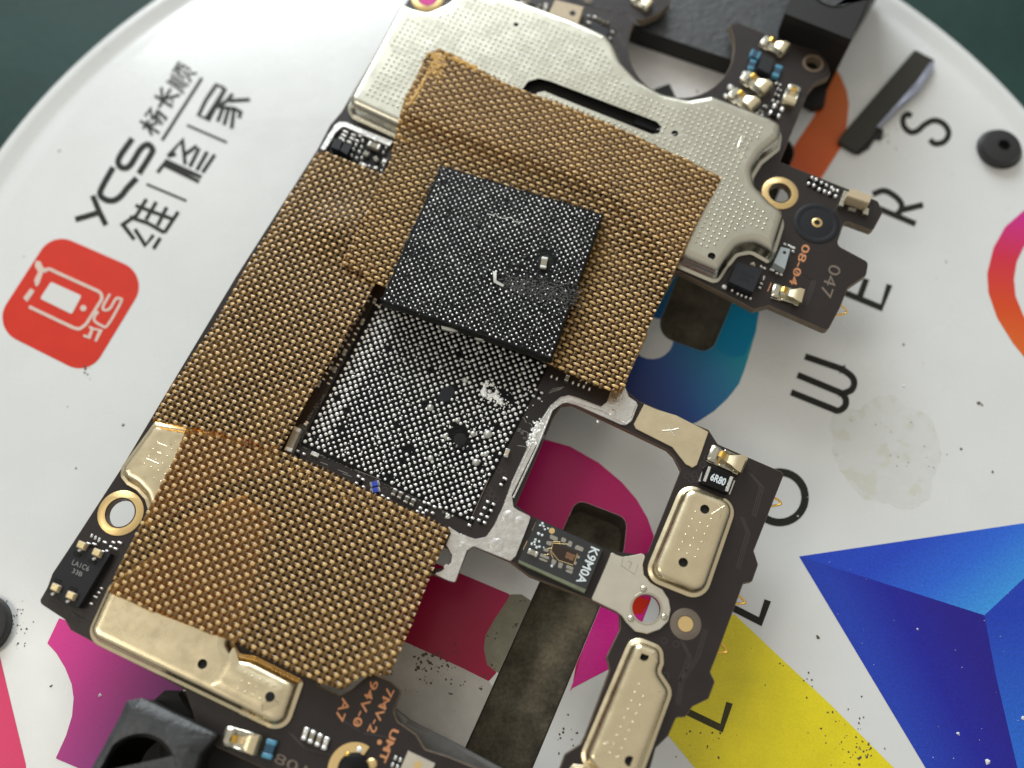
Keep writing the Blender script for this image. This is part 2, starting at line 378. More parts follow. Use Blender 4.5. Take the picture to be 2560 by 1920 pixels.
def clip_convex(ob, quad):
    """cut the part of a flat mesh inside the convex world polygon quad away"""
    bm = bmesh.new(); bm.from_mesh(ob.data); off = wl(ob); q = [Vector((p.x-off.x, p.y-off.y, 0)) for p in quad]
    for i in range(len(q)):
        a, b = q[i], q[(i+1)%len(q)]; d = b-a
        if d.length < 1e-6: continue
        bmesh.ops.bisect_plane(bm, geom=bm.verts[:]+bm.edges[:]+bm.faces[:], plane_co=(a.x,a.y,0), plane_no=(-d.y, d.x, 0), dist=1e-5)
    kill = [f for f in bm.faces if sd(f.calc_center_median(), q) > 0]
    bmesh.ops.delete(bm, geom=kill, context='FACES'); bm.to_mesh(ob.data); bm.free()
def flat(name, pts, z, m, parent, r=0, label=None, clips=()):
    ring = world(pts, z, r, 8)
    V = [tuple(p) for p in ring]; F = []
    for t in tessellate_polygon([[Vector((p.x,p.y,0)) for p in ring]]):
        F.append(tuple(t))
    o = mk(name, V, fixflat(V, F), m, parent, smooth=False, label=label)
    for c in clips: clip_convex(o, c)
    return o

# tiles of the photograph the outlines were measured in
q00=Z(0,0,3.456); q10=Z(640,0,3.456); q20=Z(1280,0,3.456); q30=Z(1920,0,3.456)
q01=Z(0,480,3.456); q11=Z(640,480,3.456); q21=Z(1280,480,3.456); q31=Z(1920,480,3.456)
q02=Z(0,960,3.456); q12=Z(640,960,3.456); q22=Z(1280,960,3.456); q32=Z(1920,960,3.456)
q03=Z(0,1440,3.456); q13=Z(640,1440,3.456); q23=Z(1280,1440,3.456); q33=Z(1920,1440,3.456)
cA=Z(980,1240,2.44); cK=Z(1270,1260,6.382); cS=Z(1780,60,5.53); cR=Z(1860,420,4.1475); cL=Z(90,1320,7.54)
cB=Z(460,1760,3.16); cT=Z(1400,640,3.607); cC=Z(900,380,2.592); cG=Z(680,880,3.16); cN=Z(780,280,10.055)
cF=Z(1330,880,8.193); cX=Z(1700,1080,8.296); cU=Z(1300,0,5.821); cP=Z(680,680,3.456)

# ------------------------------------------------------------------ setting: the desk mat
zz = -14
mk('desk_mat', [(-900,-900,zz),(900,-900,zz),(900,900,zz),(-900,900,zz)], [(0,1,2,3)], 'mat', kind='structure')

# ------------------------------------------------------------------ the round fixture disc
rim = [P(u,v,0) for u,v in ((0,359),(203,133),(367,0),(2264,0),(2397,95),(2560,252))]
import numpy as np
A_ = np.array([[2*p.x,2*p.y,1] for p in rim]); b_ = np.array([p.x**2+p.y**2 for p in rim])
s_ = np.linalg.lstsq(A_, b_, rcond=None)[0]; DC = Vector((s_[0], s_[1], 0)); DR = math.sqrt(s_[2]+s_[0]**2+s_[1]**2)
print('disc', DC, DR)
disc = thing('repair_fixture', 'round white repair fixture disc with printed colour logos under the circuit board', 'fixture', (DC.x, DC.y, -10))
slotA = world([(1410,1318,8),(1442,1248,26),(1568,1296,30),(1560,1374),(1332,1920),(1290,2020),(1095,2020),(1160,1875)], 0, 10)
slotB = world([(1852,300,40),(1998,360,40),(1776,886,34),(1636,836,44)], 0, 40, 8)
def cw(r): q = list(r); q.reverse(); return q
n = 220
ringc = [DC+Vector((math.cos(2*math.pi*i/n)*DR, math.sin(2*math.pi*i/n)*DR, 0)) for i in range(n)]
solid('disc_plate', ringc, [(0,-9),(0,-.9),(.15,-.4),(.5,-.08),(1.0,.0),(1.5,-.06),(2.4,-.42),(3.2,-.45),(4.2,-.12),(5.0,0)],
      ['disc','slotwall'], disc, holes=[cw(slotA), cw(slotB)], bottom=False, sharp=50)
# lining of the two slots and the stone coloured channel floor
for sl in (slotA, slotB):
    V = []; F = []; m = len(sl)
    for zq, d in ((-5.7,.02),(-1.5,.02),(-.5,.02),(-.004,.02)):
        V += [(p.x,p.y,zq) for p in inset(sl, d)]
    for k in range(3):
        for i in range(m): F.append((k*m+i, (k+1)*m+i, (k+1)*m+(i+1)%m, k*m+(i+1)%m))
    mk('slot_lining', V, F, 'slotwall', disc, sharp=60)
c0 = P(1500,1300,-4.2)
mk('channel_floor', [(c0.x-40,c0.y-35,-4.2),(c0.x+40,c0.y-35,-4.2),(c0.x+40,c0.y+45,-4.2),(c0.x-40,c0.y+45,-4.2)], [(0,1,2,3)], 'marble', disc)
CL = (inset(slotA,-.02), inset(slotB,-.02))
# printed artwork
flat('printed_logo_square', q01((453,349),(1296,717),(767,1589),(-75,1167)), .02, 'red', disc, r=62, label='red rounded square printed logo')
strokes('logo_phone_outline', [curve(q01((380,690),(420,665),(480,690)),5), q01((480,690),(690,785),(860,862)), curve(q01((860,862),(880,900),(870,950)),4),
        q01((868,945),(745,1140)), curve(q01((745,1140),(690,1180),(640,1175)),4), q01((640,1175),(250,990))], 8, .045, 'logowhite', disc)
flat('logo_screen', q01((440,775),(705,895),(620,1055),(345,920)), .045, 'logopaper', disc, r=5)
flat('logo_button', [(q01((720,1003))[0][0]+8*math.cos(a*.5), q01((720,1003))[0][1]+8*math.sin(a*.5)) for a in range(12)], .045, 'logowhite', disc)
flat('logo_speaker', q01((265,830),(300,855),(235,950),(200,915)), .045, 'logowhite', disc)
strokes('logo_lettering', [curve(q01((950,880),(890,990),(905,1020),(950,1005),(1000,925),(1030,920),(1045,950),(930,1150),(880,1155),(815,1110),(825,1060),(850,1030)),5),
        q01((720,1240),(770,1255),(800,1180),(870,1195),(825,1290)), q01((800,1180),(770,1165)),q01((800,1035),(850,1050))], 6.5, .045, 'logowhite', disc)
flat('scraped_spot', q01((310,590),(350,600),(370,650),(400,660),(370,700),(340,790),(310,830),(295,760),(330,690),(300,640)), .047, 'logowhite', disc, r=4, label='pale scraped scuff on the red logo')
# brand lettering
strokes('printed_letter', [q01((800,30),(855,165),(915,285)), q01((650,237),(760,205),(850,178))], 14, .03, 'ink', disc, label='black printed letter Y')
strokes('printed_letter', [curve([(283,418),(258,462),(250,485),(264,499),(284,501),(303,489),(318,470),(342,445)],5)], 15, .03, 'ink', disc, label='black printed letter C')
strokes('printed_letter', [curve([(331,346),(300,390),(296,410),(309,420),(326,412),(350,374),(368,361),(381,372),(377,386),(347,434)],5)], 15, .03, 'ink', disc, label='black printed letter S of the brand name')
strokes('printed_rule', [q00((1745,672),(1400,1212))], 8, .03, 'ink', disc)
H = lambda *ls: [q00(*l) for l in ls]
def glyph(cx, cy, w_, h_, lines):
    ex, ey = Vector((.54,-.84)), Vector((-.84,-.54))
    return [[tuple(Vector(q00((cx,cy))[0]) + (ex*x*w_ + ey*y*h_)/3.456) for x, y in l] for l in lines]
strokes('printed_character', glyph(1322,1052,205,200,[[(-.48,.2),(-.04,.2)],[(-.26,.5),(-.26,-.5)],[(-.26,.15),(-.5,-.28)],[(-.24,.12),(-.04,-.12)],[(.02,.42),(.42,.42),(.08,.1),(.48,.1),(.42,-.42),(.3,-.38)],[(.22,.1),(.0,-.22)],[(.34,.08),(.1,-.4)]]), 7, .03, 'ink', disc, label='first small black printed character')
strokes('printed_character', glyph(1432,852,195,190,[[(-.15,.5),(-.15,-.46),(.12,-.26)],[(-.5,.05),(.5,.05)],[(.32,.45),(-.1,.14)],[(-.05,.05),(.48,-.45)]]), 7.5, .03, 'ink', disc, label='second small black printed character')
strokes('printed_character', glyph(1568,668,205,200,[[(-.46,.46),(-.46,-.1),(-.52,-.46)],[(-.31,.4),(-.31,-.36)],[(-.15,.46),(-.15,-.46)],[(-.02,.44),(.52,.44)],[(.26,.44),(.2,.26)],[(.04,-.16),(.04,.26),(.46,.26),(.46,-.16)],[(.25,.14),(.25,-.12),(.02,-.46)],[(.3,-.2),(.5,-.46)]]), 6.3, .03, 'ink', disc, label='third small black printed character')
strokes('printed_character', [q01(*l) for l in ([(1170,115),(1330,175),(1495,235)],[(1265,60),(1180,200),(1060,280),(1160,410)],[(1120,215),(1280,270),(1420,350)],[(1350,85),(1260,240)],[(1440,130),(1360,290)],[(1540,170),(1420,350)],[(1165,320),(1255,460),(1325,370)],[(1385,395),(1325,490)])], 9.5, .03, 'ink', disc, label='large black printed character nearest the red logo')
strokes('printed_character', H([(1360,1490),(1430,1400),(1740,1530)],[(1410,1420),(1720,1570)],[(1450,1350),(1575,1210),(1600,1420)],[(1450,1350),(1520,1330)],[(1590,1340),(1700,1260)],[(1720,1280),(1640,1440)],[(1790,1310),(1700,1470)],[(1855,1335),(1750,1490)]), 9.5, .03, 'ink', disc, label='large black printed character in the middle')
strokes('printed_character', H([(1780,860),(1870,730),(1930,760)],[(1780,860),(1715,995),(1790,1030),(1950,760)],[(2010,810),(1960,870),(1880,920)],[(1980,870),(2160,860)],[(1880,920),(2030,940),(2080,970),(2065,1020)],[(1930,920),(1880,1050)],[(1975,940),(1935,1080)],[(2020,950),(2000,1110)]), 9.5, .03, 'ink', disc, label='large black printed character at the upper end')
strokes('printed_rule', H([(1615,1080),(1960,1230)]), 6, .03, 'ink', disc); strokes('printed_rule', H([(1265,1590),(1610,1735)]), 6, .03, 'ink', disc)
# letters down the right side
strokes('printed_letter', [curve(q30((1240,1005),(1205,985),(1168,1020),(1175,1090),(1230,1140),(1290,1130),(1355,1075),(1430,1040),(1505,1060),(1555,1120),(1555,1180),(1510,1230),(1440,1240),(1400,1205)),5)], 14, .03, 'ink', disc, label='black printed letter S by the black strip')
strokes('printed_letter', [q31((930,130),(1275,275)), curve(q31((905,20),(1000,-12),(1090,30),(1150,95),(1150,150),(1110,200)),5), q31((1135,160),(1340,110))], 14.5, .03, 'ink', disc, label='black printed letter R')
strokes('printed_letter', [q31((640,860),(980,1000),(1050,800)), q31((790,915),(850,750))], 15, .03, 'ink', disc, label='black printed letter E')
strokes('printed_letter', [q31((320,1420),(640,1530))+curve(q31((640,1530),(720,1590),(745,1650),(720,1710),(650,1740)),5), q31((255,1580),(640,1740))+curve(q31((640,1740),(672,1790),(665,1850),(610,1890),(560,1875)),5)+q31((200,1730),)], 16, .03, 'ink', disc, label='black printed letter W')
strokes('printed_letter', [curve([(1949+64*math.cos(a/20*2*math.pi), 1243+63*math.sin(a/20*2*math.pi)) for a in range(21)],2)], 19, .03, 'ink', disc, label='black printed letter O')
strokes('printed_letter', [q23((1700,190),(1940,290),(2145,395),(2210,210))], 17, .03, 'ink', disc, label='black printed letter L on white')
strokes('printed_letter', [q23((1400,1110),(1540,1185),(1810,1315),(1880,1095))], 17, .045, 'inkbrown', disc, label='dark printed letter L on yellow')
# big colour shapes
flat('printed_orange_arc', q30((560,560),(625,650),(680,780),(700,900),(680,1100),(620,1290),(460,1540),(250,1620),(100,1500),(200,1300),(400,1000)), .02, 'orange', disc, r=20, clips=CL, label='orange printed arc')
flat('printed_teal_disc', [(1560,960),(1568,990),(1700,1070),(1743,1055),(1785,1028),(1815,1000),(1832,980),(1847,960),(1861,925),(1873,885),(1890,827),(1899,769),(1895,700),(1860,640),(1600,700),(1500,850)], .02, 'teal', disc, r=30, clips=CL, label='blue to teal printed disc')
flat('printed_cyan_patch', [(1790,870),(1820,892),(1858,892),(1886,835),(1899,769),(1893,700),(1840,690),(1829,751),(1802,830)], .03, 'cyan', disc, r=8, clips=CL, label='brighter cyan printed patch')
flat('printed_white_spot', [(1630+54*math.cos(a*.3), 846+52*math.sin(a*.3)) for a in range(21)], .04, 'disc', disc, clips=CL)
flat('printed_blue_face', [(1998,1391),(2600,1302),(2600,1410),(2461,1538)], .02, 'bluelight', disc, label='light blue printed face of the pyramid')
flat('printed_blue_face', [(1998,1391),(2461,1538),(2490,1690),(2560,1990),(2350,1980)], .03, 'bluedark', disc, label='dark blue printed face of the pyramid')
flat('printed_blue_face', [(2461,1538),(2620,1390),(2620,1990),(2560,1990),(2490,1690)], .02, 'bluemid', disc, label='mid blue printed face of the pyramid')
flat('printed_yellow_shape', [(1836,1535),(1922,1617),(2080,1765),(2300,1985),(1790,1985),(1671,1839),(1600,1750),(1740,1600)], .02, 'yellow', disc, label='yellow printed triangle')
flat('printed_purple_shape', [(148,1545),(118,1608),(140,1632),(162,1668),(179,1710),(184,1745),(180,1790),(165,1839),(139,1896),(200,1922),(240,1940),(420,1800),(470,1700),(300,1600)], .02, 'purple', disc, r=3, label='magenta to purple printed shape')
flat('printed_pink_strip', [(-30,1560),(0,1643),(17,1715),(38,1802),(64,1909),(70,1960),(-60,1960)], .02, 'pink', disc, label='pink printed strip at the left edge')
flat('printed_ring', [(2600,500),(2560,526),(2513,567),(2484,619),(2468,683),(2471,732),(2493,795),(2533,859),(2600,940),(2600,830),(2560,792),(2539,740),(2535,697),(2542,654),(2560,616),(2600,580)], .02, 'ring', disc, r=25, label='red to magenta printed ring')
flat('printed_magenta_shape', [(1280,1080),(1364,1099),(1425,1116),(1497,1157),(1555,1206),(1592,1249),(1619,1296),(1634,1339),(1637,1400),(1632,1470),(1626,1501),(1607,1551),(1575,1610),(1523,1672),(1430,1721),(1440,1660),(1400,1500),(1330,1380),(1250,1330),(1200,1240)], .02, 'magenta', disc, r=8, clips=CL, label='magenta printed crescent')
flat('printed_magenta_edge', [(1496,1523),(1560,1500),(1622,1505),(1606,1551),(1575,1610),(1523,1672),(1430,1721),(1460,1610)], .03, 'magenta2', disc, clips=CL, label='bright magenta end of the crescent')
flat('printed_red_spot', [(1560,1480),(1626,1500),(1605,1535),(1560,1535)], .035, 'redorange', disc, label='red patch seen through the ring hole')
flat('printed_magenta_band', cA((430,478),(720,600),(700,640),(620,760),(570,850),(560,930),(580,1030),(640,1075),(590,1130),(430,1050),(80,890),(-200,760),(0,300)), .02, 'magenta', disc, r=4, clips=CL, label='dark magenta printed band')
flat('stained_area', cA((720,600),(790,600),(850,640),(700,1100),(640,1075),(580,1030),(560,930),(570,850),(620,760),(700,640)), .022, 'stain', disc, r=4, clips=CL, label='worn stained patch of print')
flat('dirty_area', cA((80,890),(430,1050),(590,1130),(640,1200),(420,1600),(0,1400),(-100,1000)), .018, 'discdirty', disc, clips=CL, label='grimy white area by the channel')
flat('bevel_strip', cA((1262,690),(1300,705),(1130,1140),(1085,1190)), .045, 'magenta2', disc, clips=CL)
flat('printed_pink_spot', [(1055,-30),(1100,-20),(1105,25),(1040,30)], .02, 'magenta2', disc)
# screws standing in the disc
def screw(u, v, r, label):
    ring = circ(u, v, r, 1.0, 40); rec = circ(u+6, v-2, r*.32, 1.0, 6, ccw=False)
    s = solid('screw', ring, [(0,.0),(0,.7),(.12,.95),(.35,1.0)], 'screw', disc, holes=[rec], label=label)
    solid('drive_recess', cw(rec), [(0,.1),(0,.4)], 'hole', s)
    solid('screw_collar', circ(u-4, v+6, r*1.10, .35, 32), [(0,.0),(0,.2),(.3,.3)], 'jawblack', s)
screw(2505, 364, 60, 'black countersunk screw near the right rim'); screw(-62, 1562, 78, 'black countersunk screw cut by the left edge')
# fine debris and dust
V, F = [], []
def crumb(u, v, r, z0=.03, flatn=.4):
    c = P(u, v, z0); b = len(V); k = 6
    for j in range(k):
        a = 2*math.pi*j/k+random.random(); rr = r*random.uniform(.55,1.2)*PX; V.append((c.x+math.cos(a)*rr, c.y+math.sin(a)*rr, z0))
    V.append((c.x, c.y, z0+r*PX*flatn))
    for j in range(k): F.append((b+j, b+(j+1)%k, b+k))
for (cu_, cv_, su, sv, nn_, rr) in ((2100,1830,70,60,34,3.2),(2150,1880,30,30,20,4.5),(1750,1850,60,50,14,3),(30,1560,50,50,46,2.6),(215,930,14,18,7,3.5),(2210,330,30,35,26,3),
        (1100,1660,60,50,60,3.5),(1060,1650,25,20,12,6),(1230,1720,20,50,30,4),(1420,1850,40,50,16,3.5),(1330,1000,500,500,0,3),(2260,1130,90,60,22,2.2),(300,1700,260,180,7,2),(2300,800,200,300,9,1.7),(300,300,250,250,8,1.8),(300,1050,250,250,8,1.8),(1960,1700,90,90,9,3)):
    for _ in range(nn_):
        u_, v_ = random.gauss(cu_, su*.6), random.gauss(cv_, sv*.6)
        p_ = P(u_, v_, 0)
        if any(sd(p_, s) > -.5 for s in (slotA, slotB)): continue
        crumb(u_, v_, rr*random.uniform(.3,1.1))
for (u_, v_, r_) in ((213,922,5),(2448,1008,6),(2455,1012,4),(2045,1593,6),(308,1062,4),(190,1170,3),(2259,861,4),(2482,1180,4),(2404,1122,4),(128,1715,4)): crumb(u_, v_, r_)
mk('debris_specks', V, F, 'dust', disc, kind='stuff', label='dark dust and burnt specks scattered on the disc')
V, F = [], []
for (u_, v_, r_) in ((148,375,5),(2365,652,6),(250,1738,5),(2396,1834,5),(2470,1905,7),(2558,1795,5),(2294,1572,3),(2520,520,3),(60,640,3),(2308,245,4),(1995,1290,3),(2261,965,4),(2127,1050,4)): crumb(u_, v_, r_, .03, .6)
for _ in range(30): crumb(random.uniform(2040,2560), random.uniform(1400,1920), random.uniform(.6,1.3))
mk('bright_specks', V, F, 'disc', disc, kind='stuff', label='pale dust specks on the disc')

# dried flux on the disc
V, F = [], []; cc = P(2215,1120,0)
from mathutils import noise as NZ
na, nr = 120, 26
for i in range(nr+1):
    for j in range(na):
        th = 2*math.pi*j/na; lim = .80+.20*NZ.noise(Vector((math.cos(th)*1.5, math.sin(th)*1.5, 3)))+.05*NZ.noise(Vector((math.cos(th)*6, math.sin(th)*6, 1)))
        rr = lim*i/nr; x, y = rr*math.cos(th), rr*math.sin(th); e = min(1, (1-i/nr)/.15)
        V.append((cc.x+x*6.4, cc.y+y*6.2, .022+.15*e*max(0, .5+NZ.noise(Vector((x*4,y*4,0)))*.7+.4*NZ.noise(Vector((x*9,y*9,5))))))
for i in range(nr):
    for j in range(na): F.append((i*na+j, i*na+(j+1)%na, (i+1)*na+(j+1)%na, (i+1)*na+j)[::-1])
fl = mk('flux_residue', V, F, 'goo', sharp=80); fl['label'] = 'dried cloudy flux puddle on the disc right of the letter W'; fl['category'] = 'residue'

# loose black strip
st = thing('black_strip', 'loose dark grey adhesive strip with a shiny peeled edge lying by the letter S', 'strip', P(2215,250,0))
pts = q30((1270,425,6),(1445,515,6),(1400,620),(1300,740),(1150,880),(960,1085),(905,1180),(770,1315,6),(605,1220,8),(640,1160))
slab('strip_face', pts, .03, .62, 'strip', st, r=3, bev=.08)
slab('peeled_edge', q30((1442,520),(1425,610),(1310,780),(1230,850),(1150,920),(960,1100),(940,1090),(1130,880),(1250,740),(1300,690),(1400,540)), .62, .78, 'stripedge', st, bev=.05)
slab('torn_backing', q30((960,1100),(1000,1120),(985,1200),(930,1190),(880,1270),(780,1330),(775,1300),(880,1180)), .03, .35, 'jawblack', st, bev=.05)

# ------------------------------------------------------------------ clamps
uc = thing('upper_clamp', 'dark anodised clamp jaw with a round bore holding the far end of the board', 'clamp', P(2000,120,0))
zt = 5.4
slab('jaw_plate', [(1540,-60),(1990,-60),(1968,20),(1945,92),(1832,150),(1598,72),(1500,30)], 2.95, zt, ['jawblack','jaw'], uc, bev=0, mi_top=1)  # side walls coloured black for their shadow; only the top stays grey
slab('jaw_body', [(1480,-60),(1990,-60),(1968,100),(1850,170),(1500,40)], .1, 2.9, 'jawblack', uc, bev=0)
hb = circ(2087,-32,66,9.6,48,ccw=False)
slab('jaw_block', [(2040,-190),(2265,-150),(2174,0),(2130,96),(1963,30)], 8.4, 9.6, ['jawblack','jaw'], uc, bev=.18, mi_top=1, holes=[hb])
slab('block_base', [(2040,-190),(2265,-150),(2174,0),(2131,97),(1963,31)], .06, 8.38, 'jawblack', uc, bev=0, holes=[circ(2087,-32,60,8.38,48,ccw=False)])
slab('base_foot', [(1860,60),(2075,180),(2062,262),(2035,268),(1990,240),(1840,180)], .06, 1.0, 'jawblack', uc, bev=.05)
slab('steel_rail', [(1500,-40),(1900,120),(1880,230),(1780,330),(1560,300),(1480,120)], .06, 2.9, 'steel', uc, bev=.1)
slab('rail_notch', q20((1225,770),(1360,722),(1420,850),(1400,930),(1250,860)), 2.91, 2.95, 'jawblack', uc, bev=0)
lc = thing('lower_clamp', 'dark anodised clamp jaw with a round bore at the near left end of the board', 'clamp', P(380,1880,0))
hb = circ(341,1938,84,9.4,48,ccw=False)
ring = world([(316,1752,14),(352,1745,8),(540,1836,10),(498,1885,10),(440,2070),(150,2070),(229,1920),(300,1790)], 8.9, 8)
solid('jaw_block', ring, [(0,8.0),(0,8.85),(.12,8.95),(.75,9.4)], 'jaw', lc, holes=[hb])
solid('block_base', ring, [(.05,.06),(.05,7.98)], 'jawblack', lc, holes=[circ(341,1938,78,8,48,ccw=False)])
slab('jaw_post', q03((1310,1080),(1415,985),(1560,990),(1600,1050),(1690,1260),(1500,1300)), 1.0, 5.8, 'jawblack', lc, r=6, bev=.3)
slab('jaw_bar', [(400,1760),(560,1830),(700,1925),(720,2010),(400,2010)], 1.0, 5.6, 'jawblack', lc, bev=.1)
slab('clear_plate', [(960,1752),(1020,1800),(1163,1872),(1262,1926),(1330,1965),(1330,2040),(1000,2040),(940,1840)], .06, 3.2, 'jawplate', lc, r=4, bev=.25)

# ------------------------------------------------------------------ the circuit board
bd = thing('circuit_board', 'dark phone circuit board with champagne metal shields held over the white disc', 'circuit board', P(1280,960,ZB-.8))
window = [(1289,1262),(1384,1040),(1404,1011),(1430,1008),(1668,1122),(1685,1139),(1703,1174),(1621,1380),(1607,1388),(1529,1377),(1326,1290)]
cx0, cy0, rc = 1703, 116, 132
# circular cut-out: world circle that is open towards the far side
arc = []
for i in range(25):
    a = math.radians(207 - i*(207+19)/24)      # screen angle, sweeping below the centre
    arc.append((cx0+rc*math.cos(a), cy0+rc*math.sin(a)*-1) if False else None)
arc = [(cx0+rc*math.cos(math.radians(t)), cy0+(rc-4)*math.sin(math.radians(t))) for t in [211-(211+20)*i/26 for i in range(27)]]
outer = [(1019,0),(940,130),(854,278),(825,312),(793,373),(590,690),(373,1052),(304,1168),(185,1351),(130,1434),(119,1466,10),(96,1506,12),(160,1548,6),(176,1575,6),(226,1602),(428,1706),(463,1726),
    (489,1802),(541,1868),(640,1913),(800,1990),(1260,1990),(1190,1920),(1120,1891,8),(1062,1873,12),(1040,1836,14),(993,1803,12),(984,1778,10),(1004,1726,14),(975,1703,12),(925,1683,18),(880,1722,16),(850,1738,14),(790,1712),
    (900,1640),(1010,1500),(1030,1440),(1083,1436),(1137,1456,10),(1169,1374,14),(1184,1364,6),(1274,1403),(1323,1440),(1477,1500),(1549,1534,8),(1550,1572,16),(1516,1642,8),(1524,1675,8),(1462,1839),(1451,1860,10),(1412,1885,12),(1399,1920),(1380,1990),
    (1615,1990),(1626,1920),(1640,1870,8),(1671,1840,8),(1691,1794,6),(1714,1793,6),(1731,1767,6),(1772,1747,6),(1788,1704,8),(1776,1680,8),(1800,1618),(1859,1458,5),(1881,1454,6),(1896,1411,5),(1885,1377,5),(1924,1278),(1962,1182,12),(1795,1110,8),(1772,1074,10),
    (1598,1003,8),(1566,975,8),(1560,930),(1610,830),(1694,677),(1856,758,4),(1884,774,8),(1922,764,8),(2069,828,12),(2100,770),(2121,718,8),(2166,688,10),(2172,655,14),(2092,612,14),(2112,552,10),(2182,578,10),(2208,530,10),(2195,502,10),(1950,404,3),(2022,228,10),(2040,206,8),(2078,190,12),(2070,160,18),(2046,128,18),(1990,112,10),
    (1920,86),(1845,56,12),(1822,62,10)] + [a for a in reversed(arc)] + [(1612,50),(1645,36,12),(1676,10,12),(1672,-40),(1040,-40)]
ring = world(outer, ZB, 3, 5)
holes = [world(window, ZB, 4, 5, ccw=False)]
RINGS = [(1069,-6,48,27,'far left'),(1950,482,49,28,'right arm'),(301,1282,55,34,'left edge')]
for (u,v,ro,ri,_) in RINGS: holes.append(circ(u,v,ri,ZB,32,ccw=False))
holes.append(circ(2033,158,20,ZB,24,ccw=False)); holes.append(circ(1616,1521,33,ZB,32,ccw=False)); holes.append(circ(1098,1392,28,ZB,24,ccw=False))
solid('board_laminate', ring, [(0,ZB-.8),(0,ZB-.62),(0,ZB-.12),(.02,ZB-.03),(.06,ZB)], ['boardedge','board'], bd, holes=holes, mi_top=1)
T = .02   # markings lie this high above the mask
def annulus(name, u, v, ro, ri, z0, z1, m, parent, **kw):
    return solid(name, circ(u,v,ro,z1,44), [(0,z0),(0,z1-.02),(.03,z1)], m, parent, holes=[circ(u,v,ri,z1,32,ccw=False)], **kw)
for (u,v,ro,ri,w_) in RINGS: annulus('screw_pad', u, v, ro, ri+3, ZB+.005, ZB+.07, 'goldpad', bd, label='gold ring pad round the screw hole at the '+w_)
annulus('screw_pad', 2033,158,30,22,ZB+.005,ZB+.05,'boardedge',bd, label='small tan ring round the lug hole')
def dimples(name, inner_ring, z, pitch, ang, parent, r=.15, avoid=(), m='can'):
    V, F = [], []; xs = [p.x for p in inner_ring]; ys = [p.y for p in inner_ring]
    cx_, cy_ = (min(xs)+max(xs))/2, (min(ys)+max(ys))/2; R_ = max(max(xs)-min(xs), max(ys)-min(ys))*.8; k = int(R_/pitch)+1
    ca, sa = math.cos(ang), math.sin(ang)
    for i in range(-k,k):
        for j in range(-k,k):
            r = .14 if m != 'can' else .085
            x = i*pitch; y = j*pitch; q = (cx_+x*ca-y*sa, cy_+x*sa+y*ca)
            if sd(q, inner_ring) < .55 or any((q[0]-a.x)**2+(q[1]-a.y)**2 < b*b for a, b in avoid): continue
            if any(sd(q, t_) > .1 for t_ in UNDER): continue
            if slotS and name != 'x' and sd(q, slotS) > -.25: continue
            rr = r*random.uniform(.92,1.05); b = len(V)
            for t in range(6): V.append((q[0]+math.cos(t*1.047)*rr, q[1]+math.sin(t*1.047)*rr, z-.004))
            for t in range(6): V.append((q[0]+math.cos(t*1.047)*rr*.5, q[1]+math.sin(t*1.047)*rr*.5, z+(.095 if m != 'can' else .035)))
            for t in range(6): F.append((b+t, b+(t+1)%6, b+6+(t+1)%6, b+6+t))
            F.append(tuple(b+6+t for t in range(6)))
    return mk(name, V, F, m, parent, sharp=80, kind='stuff')
T1 = [(1097,126),(1068,139),(1057,162),(1039,203),(1013,260),(987,341),(973,405),(940,480),(900,567),(880,610),(851,661),(892,680),(929,700),(973,717),(1150,800),(1373,911),(1403,925),(1452,947),(1513,973),(1555,981),(1562,965),(1580,917),(1630,798),(1697,654),(1726,590),(1757,532),(1786,480),(1804,446),(1569,333),(1396,260),(1280,220),(1207,182),(1132,139)]
T2 = [(793,375),(875,402),(962,436),(945,560),(937,712),(912,758),(799,949),(750,1035),(696,1133),(640,1116),(521,1078),(463,1070),(372,1051),(428,960),(527,816),(640,619),(724,480)]
T3 = [(470,1056),(434,1148),(373,1264),(289,1434),(268,1480),(394,1533),(500,1574),(579,1602),(640,1634),(756,1689),(854,1725),(884,1704),(905,1690),(973,1688),(987,1654),(1028,1564),(1074,1440),(1126,1324),(1114,1315),(929,1229),(802,1165),(698,1126),(640,1090),(560,1070)]
UNDER = [world(t_, ZB+1.6) for t_ in (T1,T2,T3)]
slotS = None
def shield(pts, r, hgt, vents, label, m='can', dz=0, dim=True, cut=None, bev=.75):
    global slotS
    ring = world(pts, ZB+.1, r, 6, step=.35); z0 = ZB+.01; h = hgt; b = bev
    prof = [(0,z0),(0,z0+.13),(.05,z0+.17),(.28,z0+.17),(.36,z0+.24),(.42,z0+h*.6),(.46+b*.12,z0+h*.82),(.46+b*.38,z0+h*.95),(.46+b*.7,z0+h*.99),(.46+b,z0+h)]
    hs = [circ(u,v,rr,z0+h,20,ccw=False) for u,v,rr in vents]
    if cut: hs.append(world(cut, z0+h, 2, 6, ccw=False))
    # vents and slot pass only through the lid
    o = solid('shield_can', ring, prof, m, bd, bottom=False, top=False, label=label, sharp=60)
    lid = inset(ring, .46+b)
    l = solid('lid', lid, [(0,z0+h-.12),(0,z0+h)], m, o, holes=hs, bottom=False, sharp=60)
    for u,v,rr in vents: solid('vent_hole', circ(u,v,rr*1.3,z0+h-.2,16), [(0,z0+h-.25),(0,z0+h-.2)], 'hole', o)
    slotS = cw(world(cut, z0+h, 2, 6, ccw=False)) if cut else None
    if dim:
        d_ = P(1000,1000)-P(1000,1000)
        a = wang(1300,700,23.5)
        dimples('dimples', lid, z0+h, .54 if m != 'can' else .68, a, o, avoid=[(P(u,v,z0+h), rr*PX+.4) for u,v,rr in vents], m=m)
    slotS = None
    return o, z0+h
